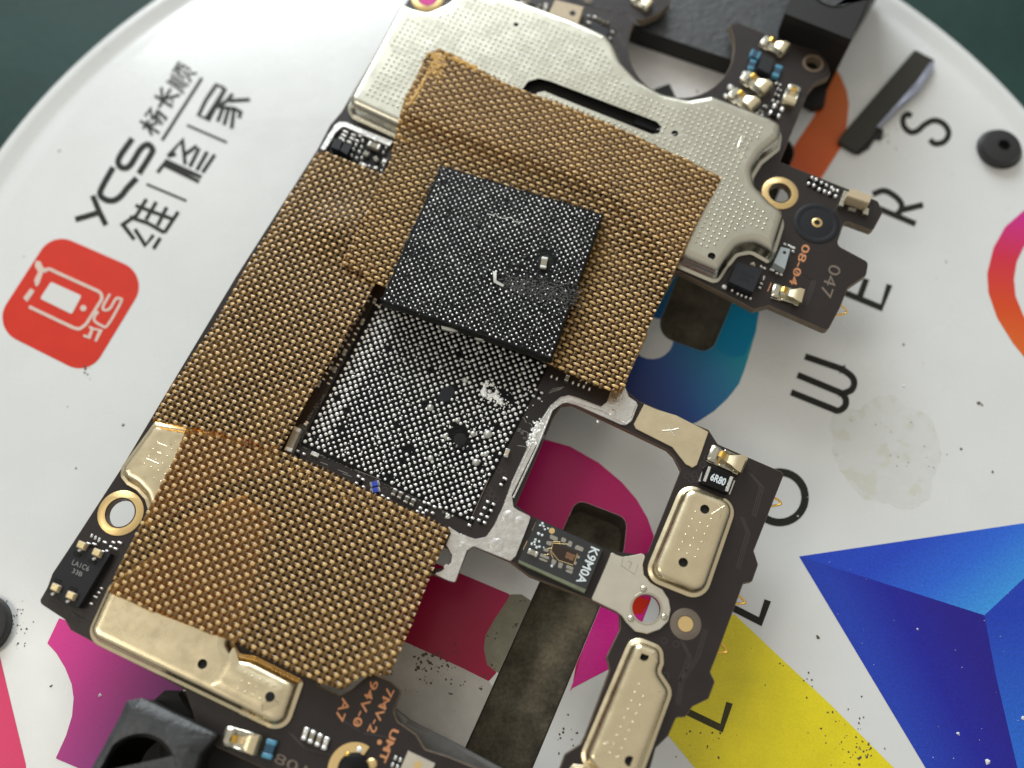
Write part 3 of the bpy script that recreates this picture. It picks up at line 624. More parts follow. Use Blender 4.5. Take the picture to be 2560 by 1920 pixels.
S1 = [(993,38,6),(1015,26,8),(1040,38,14),(1072,46,14),(1109,29,16),(1140,6,16),(1180,-8,20),(1280,12,14),(1439,69,10),(1523,107,20),(1546,140,16),(1561,176,14),(1600,218,20),(1656,249,20),(1714,262,20),(1772,252,14),(1800,262,14),
      (1920,308,10),(1957,330,28),(1950,376,16),(1905,412,26),(1882,450,22),(1890,482,22),(1925,520,22),(1966,550,32),(1936,645,14),(1922,662,20),(1876,636,22),(1844,642,20),(1818,676,20),(1794,714,24),(1694,671),(1640,640),(1530,520,30),(1200,440),(984,344),(858,286,28)]
slot = q20((80,780),(140,700),(230,675),(330,700),(1250,1050),(1292,1095),(1270,1150),(1210,1160),(380,830),(280,788),(220,800),(185,850),(100,850))
o1, zs1 = shield(S1, 10, 1.9, [(1290,61,7),(1687,333,9),(1779,640,10)], 'largest champagne shield with a long slot', m='cansilver', cut=slot)
slab('slot_floor', [(1290,190),(1380,180),(1670,300),(1650,350),(1560,330),(1300,260)], zs1-.95, zs1-.9, 'jawblack', bd, bev=0)
slab('slot_ridge', [(1590,285),(1655,312),(1645,330),(1585,308)], zs1-.88, zs1-.6, 'ic', bd, bev=.05)
def emboss(lines, wd, z, name='embossed_mark', m='can', par=None): 
    V, F = [], []
    for l in lines: stroke(V, F, l, wd, z)
    return mk(name, V, fixflat(V, F), m, par or bd, smooth=False)
def bead(lines, wd, z, m, parent, name='embossed_mark'):
    """raised round bead along a polyline"""
    V, F = [], []
    for l in lines:
        pts = [P(p[0],p[1],z) for p in l]; b = len(V); w_ = wd*PX/2
        for i, p in enumerate(pts):
            d = pts[min(i+1,len(pts)-1)]-pts[max(i-1,0)]; d.normalize(); nn = Vector((-d.y,d.x,0))
            for k_, zz_ in ((-1,0),(-.55,.8),(0,1),(.55,.8),(1,0)): q = p+nn*w_*k_; V.append((q.x,q.y,z-.01+zz_*w_*.7))
        for i in range(len(pts)-1):
            for k_ in range(4): a = b+i*5+k_; F.append((a, a+5, a+6, a+1))
    return mk(name, V, F, m, parent, sharp=80)
bead([q20((2080,1215),(1985,1180),(1935,1320),(2030,1360)), q20((1985,1180),(2010,1215)), q20((1960,1250),(2050,1285))], 6, zs1, 'cansilver', o1, 'letter_mark')
S2 = [(388,1053,4),(370,1078),(304,1168),(301,1192,12),(316,1212,10),(341,1226,18),(362,1249,14),(370,1275,14),(352,1320,20),(410,1310,20),(560,1205,20),(690,1190,20),(700,1120,10),(560,1082)]
o2, zs2 = shield(S2, 8, 1.06, [], 'small champagne shield corner showing above the left ring pad', bev=.6)
bead([q02((1365,510),(1440,540)), q02((1265,645),(1370,690)), q02((1360,590),(1390,605))], 4, zs2, 'can', o2, 'letter_mark')
S3a = [(272,1465,10),(212,1598,40),(714,1840,44),(762,1700,34),(738,1690,14),(640,1640,18),(602,1634,12),(587,1608,6),(640,1560),(695,1310,30),(610,1235,20),(450,1300,20),(390,1385,20),(300,1440)]
o3, zs3 = shield(S3a, 12, 1.06, [(506,1660,11),(675,1742,11)], 'long champagne shield along the near edge of the board', dim=False, bev=.7)
ringr = world([(600,1648),(640,1668),(700,1690),(728,1725),(690,1790),(600,1748),(552,1726)], zs3, 6)
dimples('dimples', ringr, zs3+.165, .62, wang(600,1700,24), o3, avoid=[(P(675,1742,zs3),.7)])
rl = solid('raised_lid', world([(585,1614,4),(526,1714,4),(655,1780,10),(700,1762,14),(714,1722,14),(690,1704,8),(640,1682,8),(600,1660,6)], zs3, 4, step=.4), [(0,zs3-.01),(0,zs3+.01),(.45,zs3+.15),(.6,zs3+.165)], 'can', o3, holes=[circ(675,1742,11,zs3+.16,20,ccw=False)], sharp=60)
S4 = [(1706,1204,40),(1846,1258,42),(1760,1508,44),(1605,1446,44)]
o4, zs4 = shield(S4, 14, 1.25, [(1762,1273,11),(1708,1406,11)], 'upper of the two tall shields on the right arm, with an X scratch')
bead([q22((1785,1030),(1805,1090),(1795,1155)), q22((1725,1125),(1835,1055))], 3.5, zs4, 'can', o4, 'scratched_x')
S5 = [(1578,1585,34),(1658,1616,34),(1660,1660,12),(1652,1680,12),(1684,1728,40),(1613,1920),(1596,1965),(1500,1965),(1446,1895,44)]
o5, zs5 = shield(S5, 12, 1.25, [(1610,1640,11),(1574,1903,11)], 'lower of the two tall shields on the right arm')
bead([q23((790,1450),(830,1440),(870,1460),(850,1510)), q23((800,1530),(830,1545)), q23((880,1560),(910,1570),(925,1520))], 3, zs5, 'can', o5, 'letter_mark')
shield([(1420,1925,8),(1432,1910,10),(1462,1912,12),(1480,1935),(1480,1990),(1410,1990)], 6, .9, [], 'shield sliver cut off by the near edge of the photo', dim=False, bev=.3)
solid('vent_hole', circ(675,1742,11,zs3+.17,20), [(0,zs3+.10),(0,zs3+.169)], 'hole', o3)
# flat plates and the bare shield frame
pl = slab('flat_plate', q22((1140,170),(1260,220),(1420,268),(1700,412,5),(1600,700,6),(1560,722),(1500,692,6),(1385,545,4),(1068,385,6),(1050,345)), ZB+.01, ZB+.16, 'can', bd, r=3, bev=.04, label='flat champagne plate scratched with an X')
bead([q22((1295,405),(1380,400),(1440,385)), q22((1345,350),(1375,400),(1410,450))], 4, ZB+.17, 'canplate', pl, 'scratched_x')
fr = (cF((1350,800),(1590,770)) and [])
frame1 = q22((0,830),(190,420),(250,300),(330,180),(420,108),(490,92),(560,110),(770,190),(820,150),(850,60),(930,-20),(985,40),(1010,105),(1075,150,4),(1088,180,4),(1030,325,4),(985,355,5),(940,350),(560,182),(480,160),(430,168),(355,226),(197,560),(0,958),(15,1060),(60,1090),(160,1140,5),(150,1200),(35,1490,4),(-15,1530,4)) \
       + q12((1880,1402,10),(1825,1435,10),(1720,1715,6),(1660,1700),(1530,1640),(1600,1615),(1680,1540),(1690,1480),(1640,1390),(1680,1290),(1640,1212),(1760,1290),(1900,1338,8),(1985,1318,8),(2050,1228),(2130,1060))
fo = slab('shield_frame', frame1, ZB+.01, ZB+.20, 'tin', bd, r=3, bev=.05, label='bare tinned frame left after removing a shield')
bead([q22((0,870),(200,450),(262,310),(340,190),(430,122),(495,108),(560,125),(770,205)), q22((10,985),(215,550),(345,225),(430,160),(500,150),(770,235),(985,345),(1030,310),(1080,180))], 5, ZB+.2, 'tin', fo, 'frame_lip')
V, F = [], []
def blob(V, F, c, r, hz=.6, n=10, k=3, jit=0.):
    b = len(V); V.append((c.x, c.y, c.z+r*hz))
    for i in range(1, k+1):
        a = math.pi/2*i/k
        for j in range(n):
            t = 2*math.pi*j/n; rr = r*(1+jit*random.uniform(-1,1)); V.append((c.x+math.cos(t)*math.sin(a)*rr, c.y+math.sin(t)*math.sin(a)*rr, c.z+math.cos(a)*r*hz))
    for j in range(n): F.append((b, b+1+j, b+1+(j+1)%n))
    for i in range(k-1):
        for j in range(n):
            p = b+1+i*n; F.append((p+j, p+n+j, p+n+(j+1)%n, p+(j+1)%n))
for (x,y,r_) in ((710,125,40),(780,150,28),(430,295,18),(640,300,45),(600,230,10),(690,200,9),(540,270,12),(720,340,12),(390,330,14),(330,430,14),(300,470,10),(660,260,8),(750,250,8),(560,300,8),(770,100,9),(420,240,10),(380,400,12)):
    u_, v_ = cA((x,y))[0]; blob(V, F, P(u_,v_,ZB+.19), r_/2.44*PX, .08, 14, 3, .06)
for (x,y,r_) in ((1655,1240,78),(1350,1430,30)):
    u_, v_ = cF((x,y))[0]; blob(V, F, P(u_,v_,ZB+.19), r_/8.19*PX, .2, 14, 3)
mk('solder_droplets', V, F, 'tin', fo, kind='stuff', sharp=80)
V, F = [], []
for _ in range(60):
    t = random.random(); u_ = 1352-28*t-22*random.random()*0; v_ = 1050+62*t
    blob(V, F, P(u_+random.gauss(0,6), v_+random.gauss(0,4), ZB+.15), random.uniform(2,6)*PX, .8, 6, 2, .4)
mk('solder_splash', V, F, 'ball', fo, kind='stuff', label='rough bright solder splash on the frame')
f2 = slab('lug_plate', q22((860,1448),(905,1475),(960,1492),(1040,1480),(1130,1462),(1150,1492),(1128,1560)) + q23((1140,-10),(1200,60),(1300,115),(1355,200),(1372,290),(1350,390),(1280,460),(1170,500),(1060,475),(985,400),(950,345),(900,305),(690,205,5),(690,180),(765,10)), ZB+.01, ZB+.24, 'canplate', bd, r=6, bev=.05,
      holes=[circ(1616,1521,33,ZB+.24,32,ccw=False)], label='silver lug plate with a round hole and three rivets')
for (x,y) in ((1138,112),(1028,370),(1316,355)):
    u_, v_ = q23((x,y))[0]; V, F = [], []; blob(V, F, P(u_,v_,ZB+.24), 8*PX, .45, 14, 3); mk('rivet', V, F, 'cansilver', f2, sharp=80)
strokes('engraved_e', [q22((960,1500),(945,1570),(1060,1645),(1090,1560)), q22((1005,1530),(1035,1545),(1010,1600))], 1.5, ZB+.245, 'padgrey', f2)
solid('lug_ring', circ(1616,1521,38,ZB+.26,32), [(0,ZB+.24),(.02,ZB+.27)], 'cansilver', f2, holes=[circ(1616,1521,34,ZB+.27,32,ccw=False)], bottom=False)
fN = slab('shield_frame', cN((200,910),(380,600),(560,330),(680,235),(860,240),(1400,470),(2060,730),(1960,860),(1300,590),(860,385),(770,370),(590,520),(440,800),(340,955),(260,965)), ZB+.01, ZB+.3, 'tin', bd, r=3, bev=.07, label='bare tinned frame corner beside the far left tape')
V, F = [], []
for l_ in ([(1870,1180),(1900,1215),(1880,1290)],[(1850,1290),(1866,1330),(1840,1420)],[(1760,1570),(1740,1640),(1700,1700),(1690,1760)],[(1700,1600),(1720,1640),(1695,1700)],[(2080,470),(2120,485),(2180,510)],[(2000,680),(2030,700),(2010,760)],[(840,1790),(900,1830),(960,1840)],[(720,1830),(760,1870),(840,1890)],[(1500,60),(1540,80),(1560,120)],[(1400,-10),(1480,15),(1560,30),(1590,60)],[(140,1500),(180,1530),(230,1560)],[(1830,330),(1900,350)],[(1975,290),(2000,240)]):
    for k_ in range(3): stroke(V, F, [(p[0]+k_*4.5, p[1]+k_*2) for p in l_], 1.6, ZB+.013)
mk('copper_traces', V, fixflat(V,F), 'via', bd, smooth=False, kind='stuff', label='faint tracks under the solder mask')
V, F = [], []
for _ in range(46):
    x_, y_ = random.choice([(1400,140),(1180,110),(1700,330),(1850,400),(1630,380),(1100,90)]); x_ += random.gauss(0,50); y_ += random.gauss(0,26)
    if sd(P(x_,y_,zs1), inset(world(S1, zs1, 10), 1.6)) < .6 or any(sd(P(x_,y_,zs1), t_) > -.6 for t_ in UNDER): continue
    a_ = random.uniform(-.6,.9); q_ = random.uniform(8,26); stroke(V, F, [(x_,y_),(x_+q_*math.cos(a_),y_+q_*math.sin(a_))], .9, zs1+.004)
mk('fine_scratches', V, fixflat(V,F), 'ball', o1, smooth=False, kind='stuff')
# fiducials
annulus('fiducial_halo', 1714,1560,36,19,ZB+.003,ZB+.012,'dim',bd); solid('fiducial', circ(1714,1560,18,ZB+.04,28), [(0,ZB+.005),(.01,ZB+.04)], 'goldpad', bd, label='round gold fiducial dot beside the lug plate')
# microphone gasket
mg = solid('microphone_gasket', circ(2043,556,60,ZB+.2,44), [(0,ZB+.01),(0,ZB+.04),(.10,ZB+.08),(.42,ZB+.08),(.5,ZB+.05),(.62,ZB+.06)], 'mic', bd, holes=[circ(2043,556,11,ZB+.2,20,ccw=False)], label='round dark gasket with a small gold port')
annulus('port_ring', 2043,556,14,8,ZB+.06,ZB+.10,'goldpad',mg); solid('port_hole', circ(2043,556,8.5,ZB+.05,16), [(0,ZB+.02),(0,ZB+.05)], 'hole', mg)
# markings
text('marking','08-04', (2017,612), (1981,712), 20, ZB+T, 'cu', bd, label='copper marking 08-04', thick=.012)
text('marking','047', (2090,664), (2062,742), 31, ZB+T, 'dim', bd, label='faint marking 047')
text('marking','7MV-2', q13((1165,975))[0], q13((990,1355))[0], 21, ZB+T, 'cu', bd, label='copper marking 7MV-2', thick=.012)
text('marking','94V-0', q13((1030,905))[0], q13((862,1300))[0], 22, ZB+T, 'cu', bd, label='copper marking 94V-0', thick=.012)
text('marking','A7', q13((785,1062))[0], q13((710,1250))[0], 24, ZB+T, 'cu', bd, label='copper marking A7', thick=.012)
text('marking','UMT', q13((1205,1325))[0], q13((1085,1605))[0], 20, ZB+T, 'cu', bd, label='copper marking UMT', thick=.03)
strokes('marking_slash', [cR((650,800),(680,840))], 3, ZB+T, 'cu', bd); strokes('marking_slash', [cR((535,1065),(568,1100))], 3, ZB+T, 'cu', bd); strokes('marking_slash', [q13((850,1235),(885,1275))], 3.5, ZB+T, 'cu', bd)
solid('marking_dot', circ(*q13((1067,1436))[0], 5.5, ZB+T, 14), [(0,ZB+.004),(0,ZB+T)], 'cu', bd)
text('marking','801', cB((720,420))[0], cB((960,530))[0], 26, ZB+T, 'dim', bd, label='faint marking 801 at the near edge')
strokes('marking_bar', [cR((283,1190),(245,1280))], 3, ZB+T, 'cu', bd); strokes('marking_bar', [cX((680,280),(625,410))], 5.5, ZB+T, 'cu', bd)

# ------------------------------------------------------------------ soldered components
cache = {}
def smd(u, v, deg, L, W, h=.45, body='cap', end='term', e=.25, name='capacitor', label=None, z=None):
    """two-terminal part: L, W in photo pixels"""
    key = (round(L), round(W), h, body, end, e)
    if key not in cache:
        V, F, MI = [], [], []; l, w_ = L*PX, W*PX; el = l*e
        boxm(V,F,MI, 0,0,0,h*.93, l-el*2+.02, w_*.94, 0, 0, .03)
        for s in (-1,1): boxm(V,F,MI, s*(l/2-el/2),0,0,h, el, w_, 1, 0, min(.07, w_*.2))
        cache[key] = meshof(V,F,MI,[body,end],name)
    z = ZB+.02 if z is None else z
    return inst(name, cache[key], bd, P(u,v,z+h) - Vector((0,0,h)), wang(u,v,deg), label)
def padp(u, v, deg, L, W, m='term', h=.12, name='solder_pad'):
    key = ('p', round(L), round(W), m, h)
    if key not in cache:
        V, F, MI = [], [], []; boxm(V,F,MI,0,0,0,h,L*PX,W*PX,0,0,min(L,W)*PX*.28); cache[key] = meshof(V,F,MI,[m],name,50)
    return inst(name, cache[key], bd, P(u,v,ZB+.02), wang(u,v,deg))
def ic(name, pts, h, m, label=None, bev=.04, par=None, z0=None):
    z0 = ZB+.02 if z0 is None else z0
    return slab(name, pts, z0, z0+h, m, par or bd, bev=bev, label=label)
# contact springs
def clipparts():
    out = []
    V, F, MI = [], [], []
    boxm(V,F,MI,-.05,0,0,.14,2.5,1.35,0,0,.05); boxm(V,F,MI,-1.0,0,.1,.62,.75,1.3,0,0,.16)
    boxm(V,F,MI,.2,.62,.1,.42,1.2,.16,0,0,.05); boxm(V,F,MI,.2,-.62,.1,.42,1.2,.16,0,0,.05)
    out.append(('spring_base', meshof(V,F,MI,['cansilver'],'spring_base')))
    V, F = [], []; S_ = [(1.35,.16,.62),(1.4,.75,.66),(1.25,1.0,.68),(.8,1.08,.62),(.45,.98,.42),(.05,.78,.30),(-.25,.92,.27)]
    for (x,z,w2) in S_: V += [(x,-w2,z),(x,-w2,z-.09),(x,w2,z-.09),(x,w2,z)]
    for i in range(len(S_)-1):
        a = 4*i
        for k in range(4): F.append((a+k, a+4+k, a+4+(k+1)%4, a+(k+1)%4))
    F.append((0,3,2,1))
    V2 = [tuple(v) for v in V]; out.append(('spring_leaf', meshof(V2,[tuple(reversed(f)) for f in F],[0]*len(F),['can'],'spring_leaf')))
    V, F = [], []; S_ = [(-.15,.90,.27),(-.32,1.12,.26),(-.52,1.22,.24),(-.70,1.10,.22),(-.74,.9,.2)]
    for (x,z,w2) in S_: V += [(x,-w2,z),(x,-w2,z-.08),(x,w2,z-.08),(x,w2,z)]
    for i in range(len(S_)-1):
        a = 4*i
        for k in range(4): F.append((a+k, a+4+k, a+4+(k+1)%4, a+(k+1)%4))
    out.append(('gold_tip', meshof(V,[tuple(reversed(f)) for f in F],[0]*len(F),['gold'],'gold_tip')))
    return out
CP = clipparts()
def spring(u, v, deg, L, label, flip=1):
    s = L*PX/2.75; o = inst('contact_spring', CP[0][1], bd, P(u,v,ZB+.5)-Vector((0,0,.48)), wang(u,v,deg), label, (s,s*flip,s*.9))
    for nm, me in CP[1:]:
        c = D.objects.new(nm, me); COL.objects.link(c); c.parent = o
spring(1937,112,28,76,'contact spring highest on the far arm, under the clamp')
spring(1890,206,36,84,'upper of two parallel contact springs'); spring(1859,248,36,84,'lower of two parallel contact springs')
spring(1980,236,112,72,'contact spring standing alone near the board edge'); spring(1970,734,17,80,'contact spring beside the 08-04 marking')
spring(1817,1148,24,88,'contact spring above the 6R80 resistor'); spring(603,1851,17,84,'contact spring at the near left by the clamp'); spring(1605,2,30,60,'contact spring cut by the far edge of the photo')
# spring-pin tips showing under the right edge
for l_ in ([(2096,762),(2104,765),(2113,772),(2116,780),(2108,785),(2088,788)],[(1928,1241),(1937,1245),(1948,1252),(1953,1259),(1944,1263),(1922,1266)],[(1840,1487),(1849,1491),(1859,1500),(1863,1507),(1853,1509),(1832,1509)],[(1797,1606),(1805,1611),(1813,1620),(1818,1629),(1808,1631),(1788,1630)]):
    bead([curve(l_, 3)], 5.5, 6.1, 'gold', bd, 'contact_loop')
# top arm parts
ic('inductor', cS((690,420),(870,490),(800,690),(630,610)), .7, 'ic', 'dark square inductor between the blue parts')
smd(1889,134,20,28,26,.5,'capblue','blueend',.25,'diode','blue diode next to the far cut-out'); smd(1881,160,110,34,18,.45,'capblue','blueend',.3,'diode','lower dark blue diode near the far cut-out')
smd(1944,176,112,42,20,.5,'capblue','blueend',.3,'diode','blue diode beside the dark inductor')
for (x,y,l_) in ((920,820,16),(935,900,12),(905,970,14),(880,1060,20),(660,1240,22),(740,1130,10),(680,1200,12)):
    u_,v_ = cS((x,y))[0]; smd(u_,v_,22,l_,8,.3,'capblack','term',.35,'resistor')
for (x,y) in ((860,1140),(965,1190),(810,1235),(915,1280)):
    u_,v_ = cS((x,y))[0]; padp(u_,v_,112,15,10,'ball',.25)
ic('resistor_body', cS((850,1160),(950,1200),(900,1290),(800,1250)), .25, 'capblack')
for (x,y) in ((190,1010),(330,1080)): u_,v_ = cS((x,y))[0]; padp(u_,v_,60,14,10,'ball',.3)
for (x,y,w_) in ((450,720,0),(250,900,0)):
    u_,v_ = cS((x,y))[0]; padp(u_,v_,35,17,13,'ball',.5)
# far arm, left side
ms = slab('sensor_package', cU((515,-10),(930,95),(820,410),(400,225)), ZB+.02, ZB+1.1, 'capbeige', bd, bev=.06, label='beige square sensor with a dark port')
solid('sensor_port', circ(*cU((765,190))[0], 9, ZB+1.12, 18), [(0,ZB+1.1),(0,ZB+1.115)], 'ic', ms)
ic('ic_chip', cU((1030,350),(1300,430),(1255,550),(1000,460)), .5, 'ic', 'small dark chip beside the beige sensor')
for (x,y,l_,m_) in ((180,85,14,'ic'),(290,95,10,'cap'),(380,80,12,'term'),(160,130,10,'cap'),(265,155,14,'term'),(350,180,14,'term'),(50,70,20,'term'),(15,55,12,'term'),(1000,250,8,'term'),(1090,265,14,'term'),(1000,345,14,'term'),(1160,300,8,'cap'),(1215,330,8,'cap'),(1280,345,8,'cap'),(1345,480,9,'term'),(1310,570,9,'term'),(910,425,7,'term'),(975,450,8,'term'),(375,125,12,'term')):
    u_,v_ = cU((x,y))[0]; padp(u_,v_,24,l_,7,m_,.25)
for (x,y) in ((90,-6),(995,-4)): u_,v_ = cU((x,y))[0]; solid('test_pad', circ(u_,v_,13,ZB+.04,20), [(0,ZB+.01),(0,ZB+.04)], 'boardedge', bd)
# right arm
cb = thing  # (alias unused)
ic('tantalum_capacitor', cR((1110,205),(1335,285),(1300,370),(1065,290)), 1.3, 'capbeige', 'large beige capacitor standing proud on the right arm', .1)
ic('terminal', cR((1040,230),(1085,245),(1030,400),(985,385)), .6, 'cansilver'); ic('terminal', cR((1245,400),(1300,420),(1290,490),(1230,470)), .5, 'cansilver')
ic('terminal', cR((1090,400),(1170,420),(1160,450),(1080,430)), .2, 'padgrey')
for i_, (x,y) in enumerate(((700,110),(745,130),(665,170),(720,190),(800,160),(775,230),(850,185),(830,250),(905,215),(880,270),(965,245),(945,300),(925,235))):
    u_,v_ = cR((x,y))[0]; padp(u_,v_,112,9,8,'ball' if i_%2 else 'term',.28)
for q_ in (((680,120),(690,180)),((760,150),(740,210)),((820,175),(800,240)),((930,230),(900,285))):
    for a_ in q_: u_,v_ = cR(a_)[0]; padp(u_,v_,20,11,9,'capblack',.22,'resistor_body')
cn = ic('white_connector', cR((385,815),(485,840),(425,1050),(310,985)), 1.0, 'padgrey', 'pale grey oblong connector beside the 08-04 marking', .05)
cn.data.materials.clear(); M['conn'] = mat('pale_connector', (.36,.41,.42), rough=.35); cn.data.materials.append(M['conn'])
solid('pin_one_dot', circ(*cR((420,875))[0], 4.5, ZB+1.04, 14), [(0,ZB+1.02),(0,ZB+1.035)], 'ic', cn)
for (x,y) in ((420,795),(465,810),(490,825),(515,835),(505,870),(340,1095),(383,1110),(280,1058),(300,1065),(210,1045),(175,1030)):
    u_,v_ = cR((x,y))[0]; padp(u_,v_,22,8,5,'ball',.2)
smd(*cR((95,995))[0],22,13,7,.25,'capbeige','term',.3)
q_ = ic('ic_chip', cT((1600,50),(1830,120),(1740,330),(1520,230)), .95, 'ic', 'square dark chip at the corner of the largest shield')
text('chip_marking','5AX 041', cT((1640,150))[0], cT((1750,190))[0], 10, ZB+.98, 'mic', q_); text('chip_marking','SSAB', cT((1620,195))[0], cT((1710,225))[0], 9, ZB+.98, 'mic', q_)
for (x,y) in ((1480,280),(1550,315),(1600,345),(1635,360),(1675,375),(1715,388),(1740,72),(1810,100),(1835,195),(1830,215),(1810,265)):
    u_,v_ = cT((x,y))[0]; padp(u_,v_,22,6 if x!=1480 else 14,6 if x!=1480 else 12,'ball',.25)
smd(*cT((1810,262))[0],112,18,9,.3,'capblack','term',.35,'resistor')
# 6R80 resistor
r6 = ic('resistor', cX((490,740),(620,700),(1115,920),(1000,1250),(975,1265),(460,1060),(430,1035)), .65, 'capblack', 'large black resistor marked 6R80', .03)
ic('terminal', cX((590,705),(650,730),(540,1035),(475,1010)), .70, 'term', par=r6); ic('terminal', cX((1045,910),(1115,935),(1000,1245),(930,1215)), .70, 'term', par=r6)
ic('terminal', cX((490,735),(550,740),(430,1035),(385,1015)), .3, 'term', par=r6); ic('terminal', cX((1115,1000),(1152,1010),(1040,1300),(1005,1280)), .3, 'term', par=r6)
text('chip_marking','6R80', cX((645,920))[0], cX((945,1045))[0], 20, ZB+.70, 'silk', r6, thick=.03)
# K9M0A module
km = slab('sensor_module', cK((468,232),(1520,712),(1240,1395),(170,905)), ZB+.02, ZB+.75, 'glass', bd, bev=.03, label='black glass sensor module marked K9M0A')
zk = ZB+.75
slab('glass_edge', cK((172,888),(1245,1362),(1218,1420),(168,940)), ZB+.1, zk+.01, 'olive', km, bev=.02)
for pts in ([(670,480),(790,530),(800,570),(765,595),(670,550)],[(860,525),(935,560),(915,620),(840,600)],[(980,580),(1030,605),(1010,695),(935,660)],[(1075,670),(1110,655),(1210,700),(1190,765),(1060,715)],[(610,590),(720,600),(680,670),(615,640)],[(580,700),(660,720),(640,770),(555,745)],[(530,785),(660,845),(650,890),(500,830)],[(495,850),(560,870),(640,910),(620,930),(495,885)],
            [(700,870),(780,905),(740,985),(690,960)],[(810,925),(885,945),(850,1035),(795,1010)],[(940,965),(1045,1010),(1040,1060),(920,1020)],[(925,1045),(1040,1060),(1020,1120),(920,1080)],[(1110,820),(1155,830),(1135,880),(1095,860)],[(1070,910),(1105,930),(1080,980),(1050,960)]):
    slab('bond_pad', cK(*pts), zk+.005, zk+.04, 'padgrey', km, r=3, bev=.01)
dd = slab('sensor_die', cK((735,620),(950,700),(1120,790),(1035,980),(880,910),(820,900),(700,720)), zk+.005, zk+.03, 'die', km, bev=.01)
slab('die_pattern', cK((940,760),(1080,820),(1030,910),(910,850)), zk+.035, zk+.045, 'diebrown', dd, bev=0)
solid('gold_dot', circ(*cK((700,427))[0], 7, zk+.02, 18), [(0,zk),(0,zk+.02)], 'goldpad', km)
bead([cK((720,625),(950,640)), cK((720,600),(690,740)), cK((680,740),(820,915)), cK((670,750),(720,870)), cK((820,900),(1040,975)), cK((1110,790),(1050,960)), cK((720,600),(830,605)), cK((580,810),(660,800)),cK((630,715),(700,700))], 1.5, zk+.05, 'goldpad', km, 'bond_wires')
text('chip_marking','K9M0A', cK((1395,700))[0], cK((1150,1265))[0], 24, zk+.012, 'silk', km, label='white lettering K9M0A', thick=.02)
V, F = [], []
for (x,y,r_) in ((550,310,22),(515,340,18),(570,355,16),(588,405,18),(640,388,16),(487,472,24),(545,497,20),(440,570,20),(495,598,20),(425,610,20),(380,635,20),(430,650,16),(455,690,20),(503,682,20),(570,692,12),(700,990,20)):
    u_,v_ = cK((x,y))[0]; blob(V,F,P(u_,v_,zk+.005), r_/6.382*PX, .25, 8, 2, .2)
mk('white_print_dots', V, F, 'silk', km, kind='stuff')
smd(*cK((398,775))[0],24,24,13,.5,'cap','term',.28,label='small capacitor at the corner of the sensor module', z=ZB+.6)
strokes('gold_line', [cK((448,285),(383,425))], 1.6, ZB+T, 'goldpad', bd); strokes('gold_line', [cK((305,590),(240,730))], 1.6, ZB+T, 'goldpad', bd)
# LED module on the left
lm = ic('led_module', cL((690,290),(1390,470),(1400,480),(790,1500),(640,1470),(180,1200),(270,960)), .75, 'ic', 'black module with four gold lamps at the left corner', .06)
zl = ZB+.78
for (x,y) in ((845,320),(1135,460),(350,1120),(640,1270)):
    u_,v_ = cL((x,y))[0]; b_ = slab('lamp', [(u_+a*10-b*4, v_+a*4.5+b*9) for a,b in ((-1,-1),(1,-1),(1,1),(-1,1))], zl-.1, zl+.42, 'capbeige', lm, r=3, bev=.12, label=None)
    slab('lamp_top', [(u_+a*7.5-b*3, v_+a*3.3+b*7) for a,b in ((-1,-1),(1,-1),(1,1),(-1,1))], zl+.40, zl+.47, 'lamp', b_, r=2, bev=.03)
    dy_ = 22 if y < 700 else -17
    slab('lamp_recess', [(u_+(dy_*-.45)+a*9-b*2, v_+dy_+a*4+b*4) for a,b in ((-1,-1),(1,-1),(1,1),(-1,1))], zl, zl+.012, 'hole', lm, bev=0)
for (x,y) in ((900,450),(1170,610),(400,1265),(680,1405)): u_,v_ = cL((x,y))[0]; padp(u_,v_,-30,9,6,'ball',.9)
text('chip_marking','LA1C6', cL((690,640))[0], cL((1000,775))[0], 13, zl+.012, 'lite', lm); text('chip_marking','33B', cL((690,800))[0], cL((870,880))[0], 12, zl+.012, 'lite', lm)
for (x,y,l_) in ((1060,150,9),(1130,190,9),(1200,230,11),(1310,275,11),(1470,275,9),(1590,280,12),(1420,355,8),(1510,395,11),(1000,295,10),(1110,310,12),(1275,450,9),(1350,440,8),(1245,1140,8),(1195,1220,8),(1130,1300,12),(1050,1430,10)):
    u_,v_ = cL((x,y))[0]; padp(u_,v_,22 if y > 250 else 110,l_,5,'ball' if y < 600 else 'term',.2)
# near-left parts
for i_,(x,y) in enumerate(((955,235),(1007,260),(1062,285),(1115,312))):
    u_,v_ = cB((x,y))[0]; smd(u_,v_,108,27,11,.4,'cap' if i_ in (1,2) else 'term','ball',.3,'capacitor')
smd(*cB((670,357))[0],108,40,23,.5,'capblue','blueend',.28,'diode','blue diode at the near edge beside the contact spring')
ic('plated_square', cB((1770,368),(1985,470),(1960,530),(1700,530)), .15, 'canplate', 'dull metal square cut by the near edge')
solid('gold_dot', circ(*cB((1847,485))[0], 9, ZB+.2, 18), [(0,ZB+.17),(0,ZB+.19)], 'goldpad', bd)
for (x,y) in ((1688,435),(1665,490)): u_,v_ = cB((x,y))[0]; smd(u_,v_,22,17,9,.3,'capblack','ball',.35,'resistor')
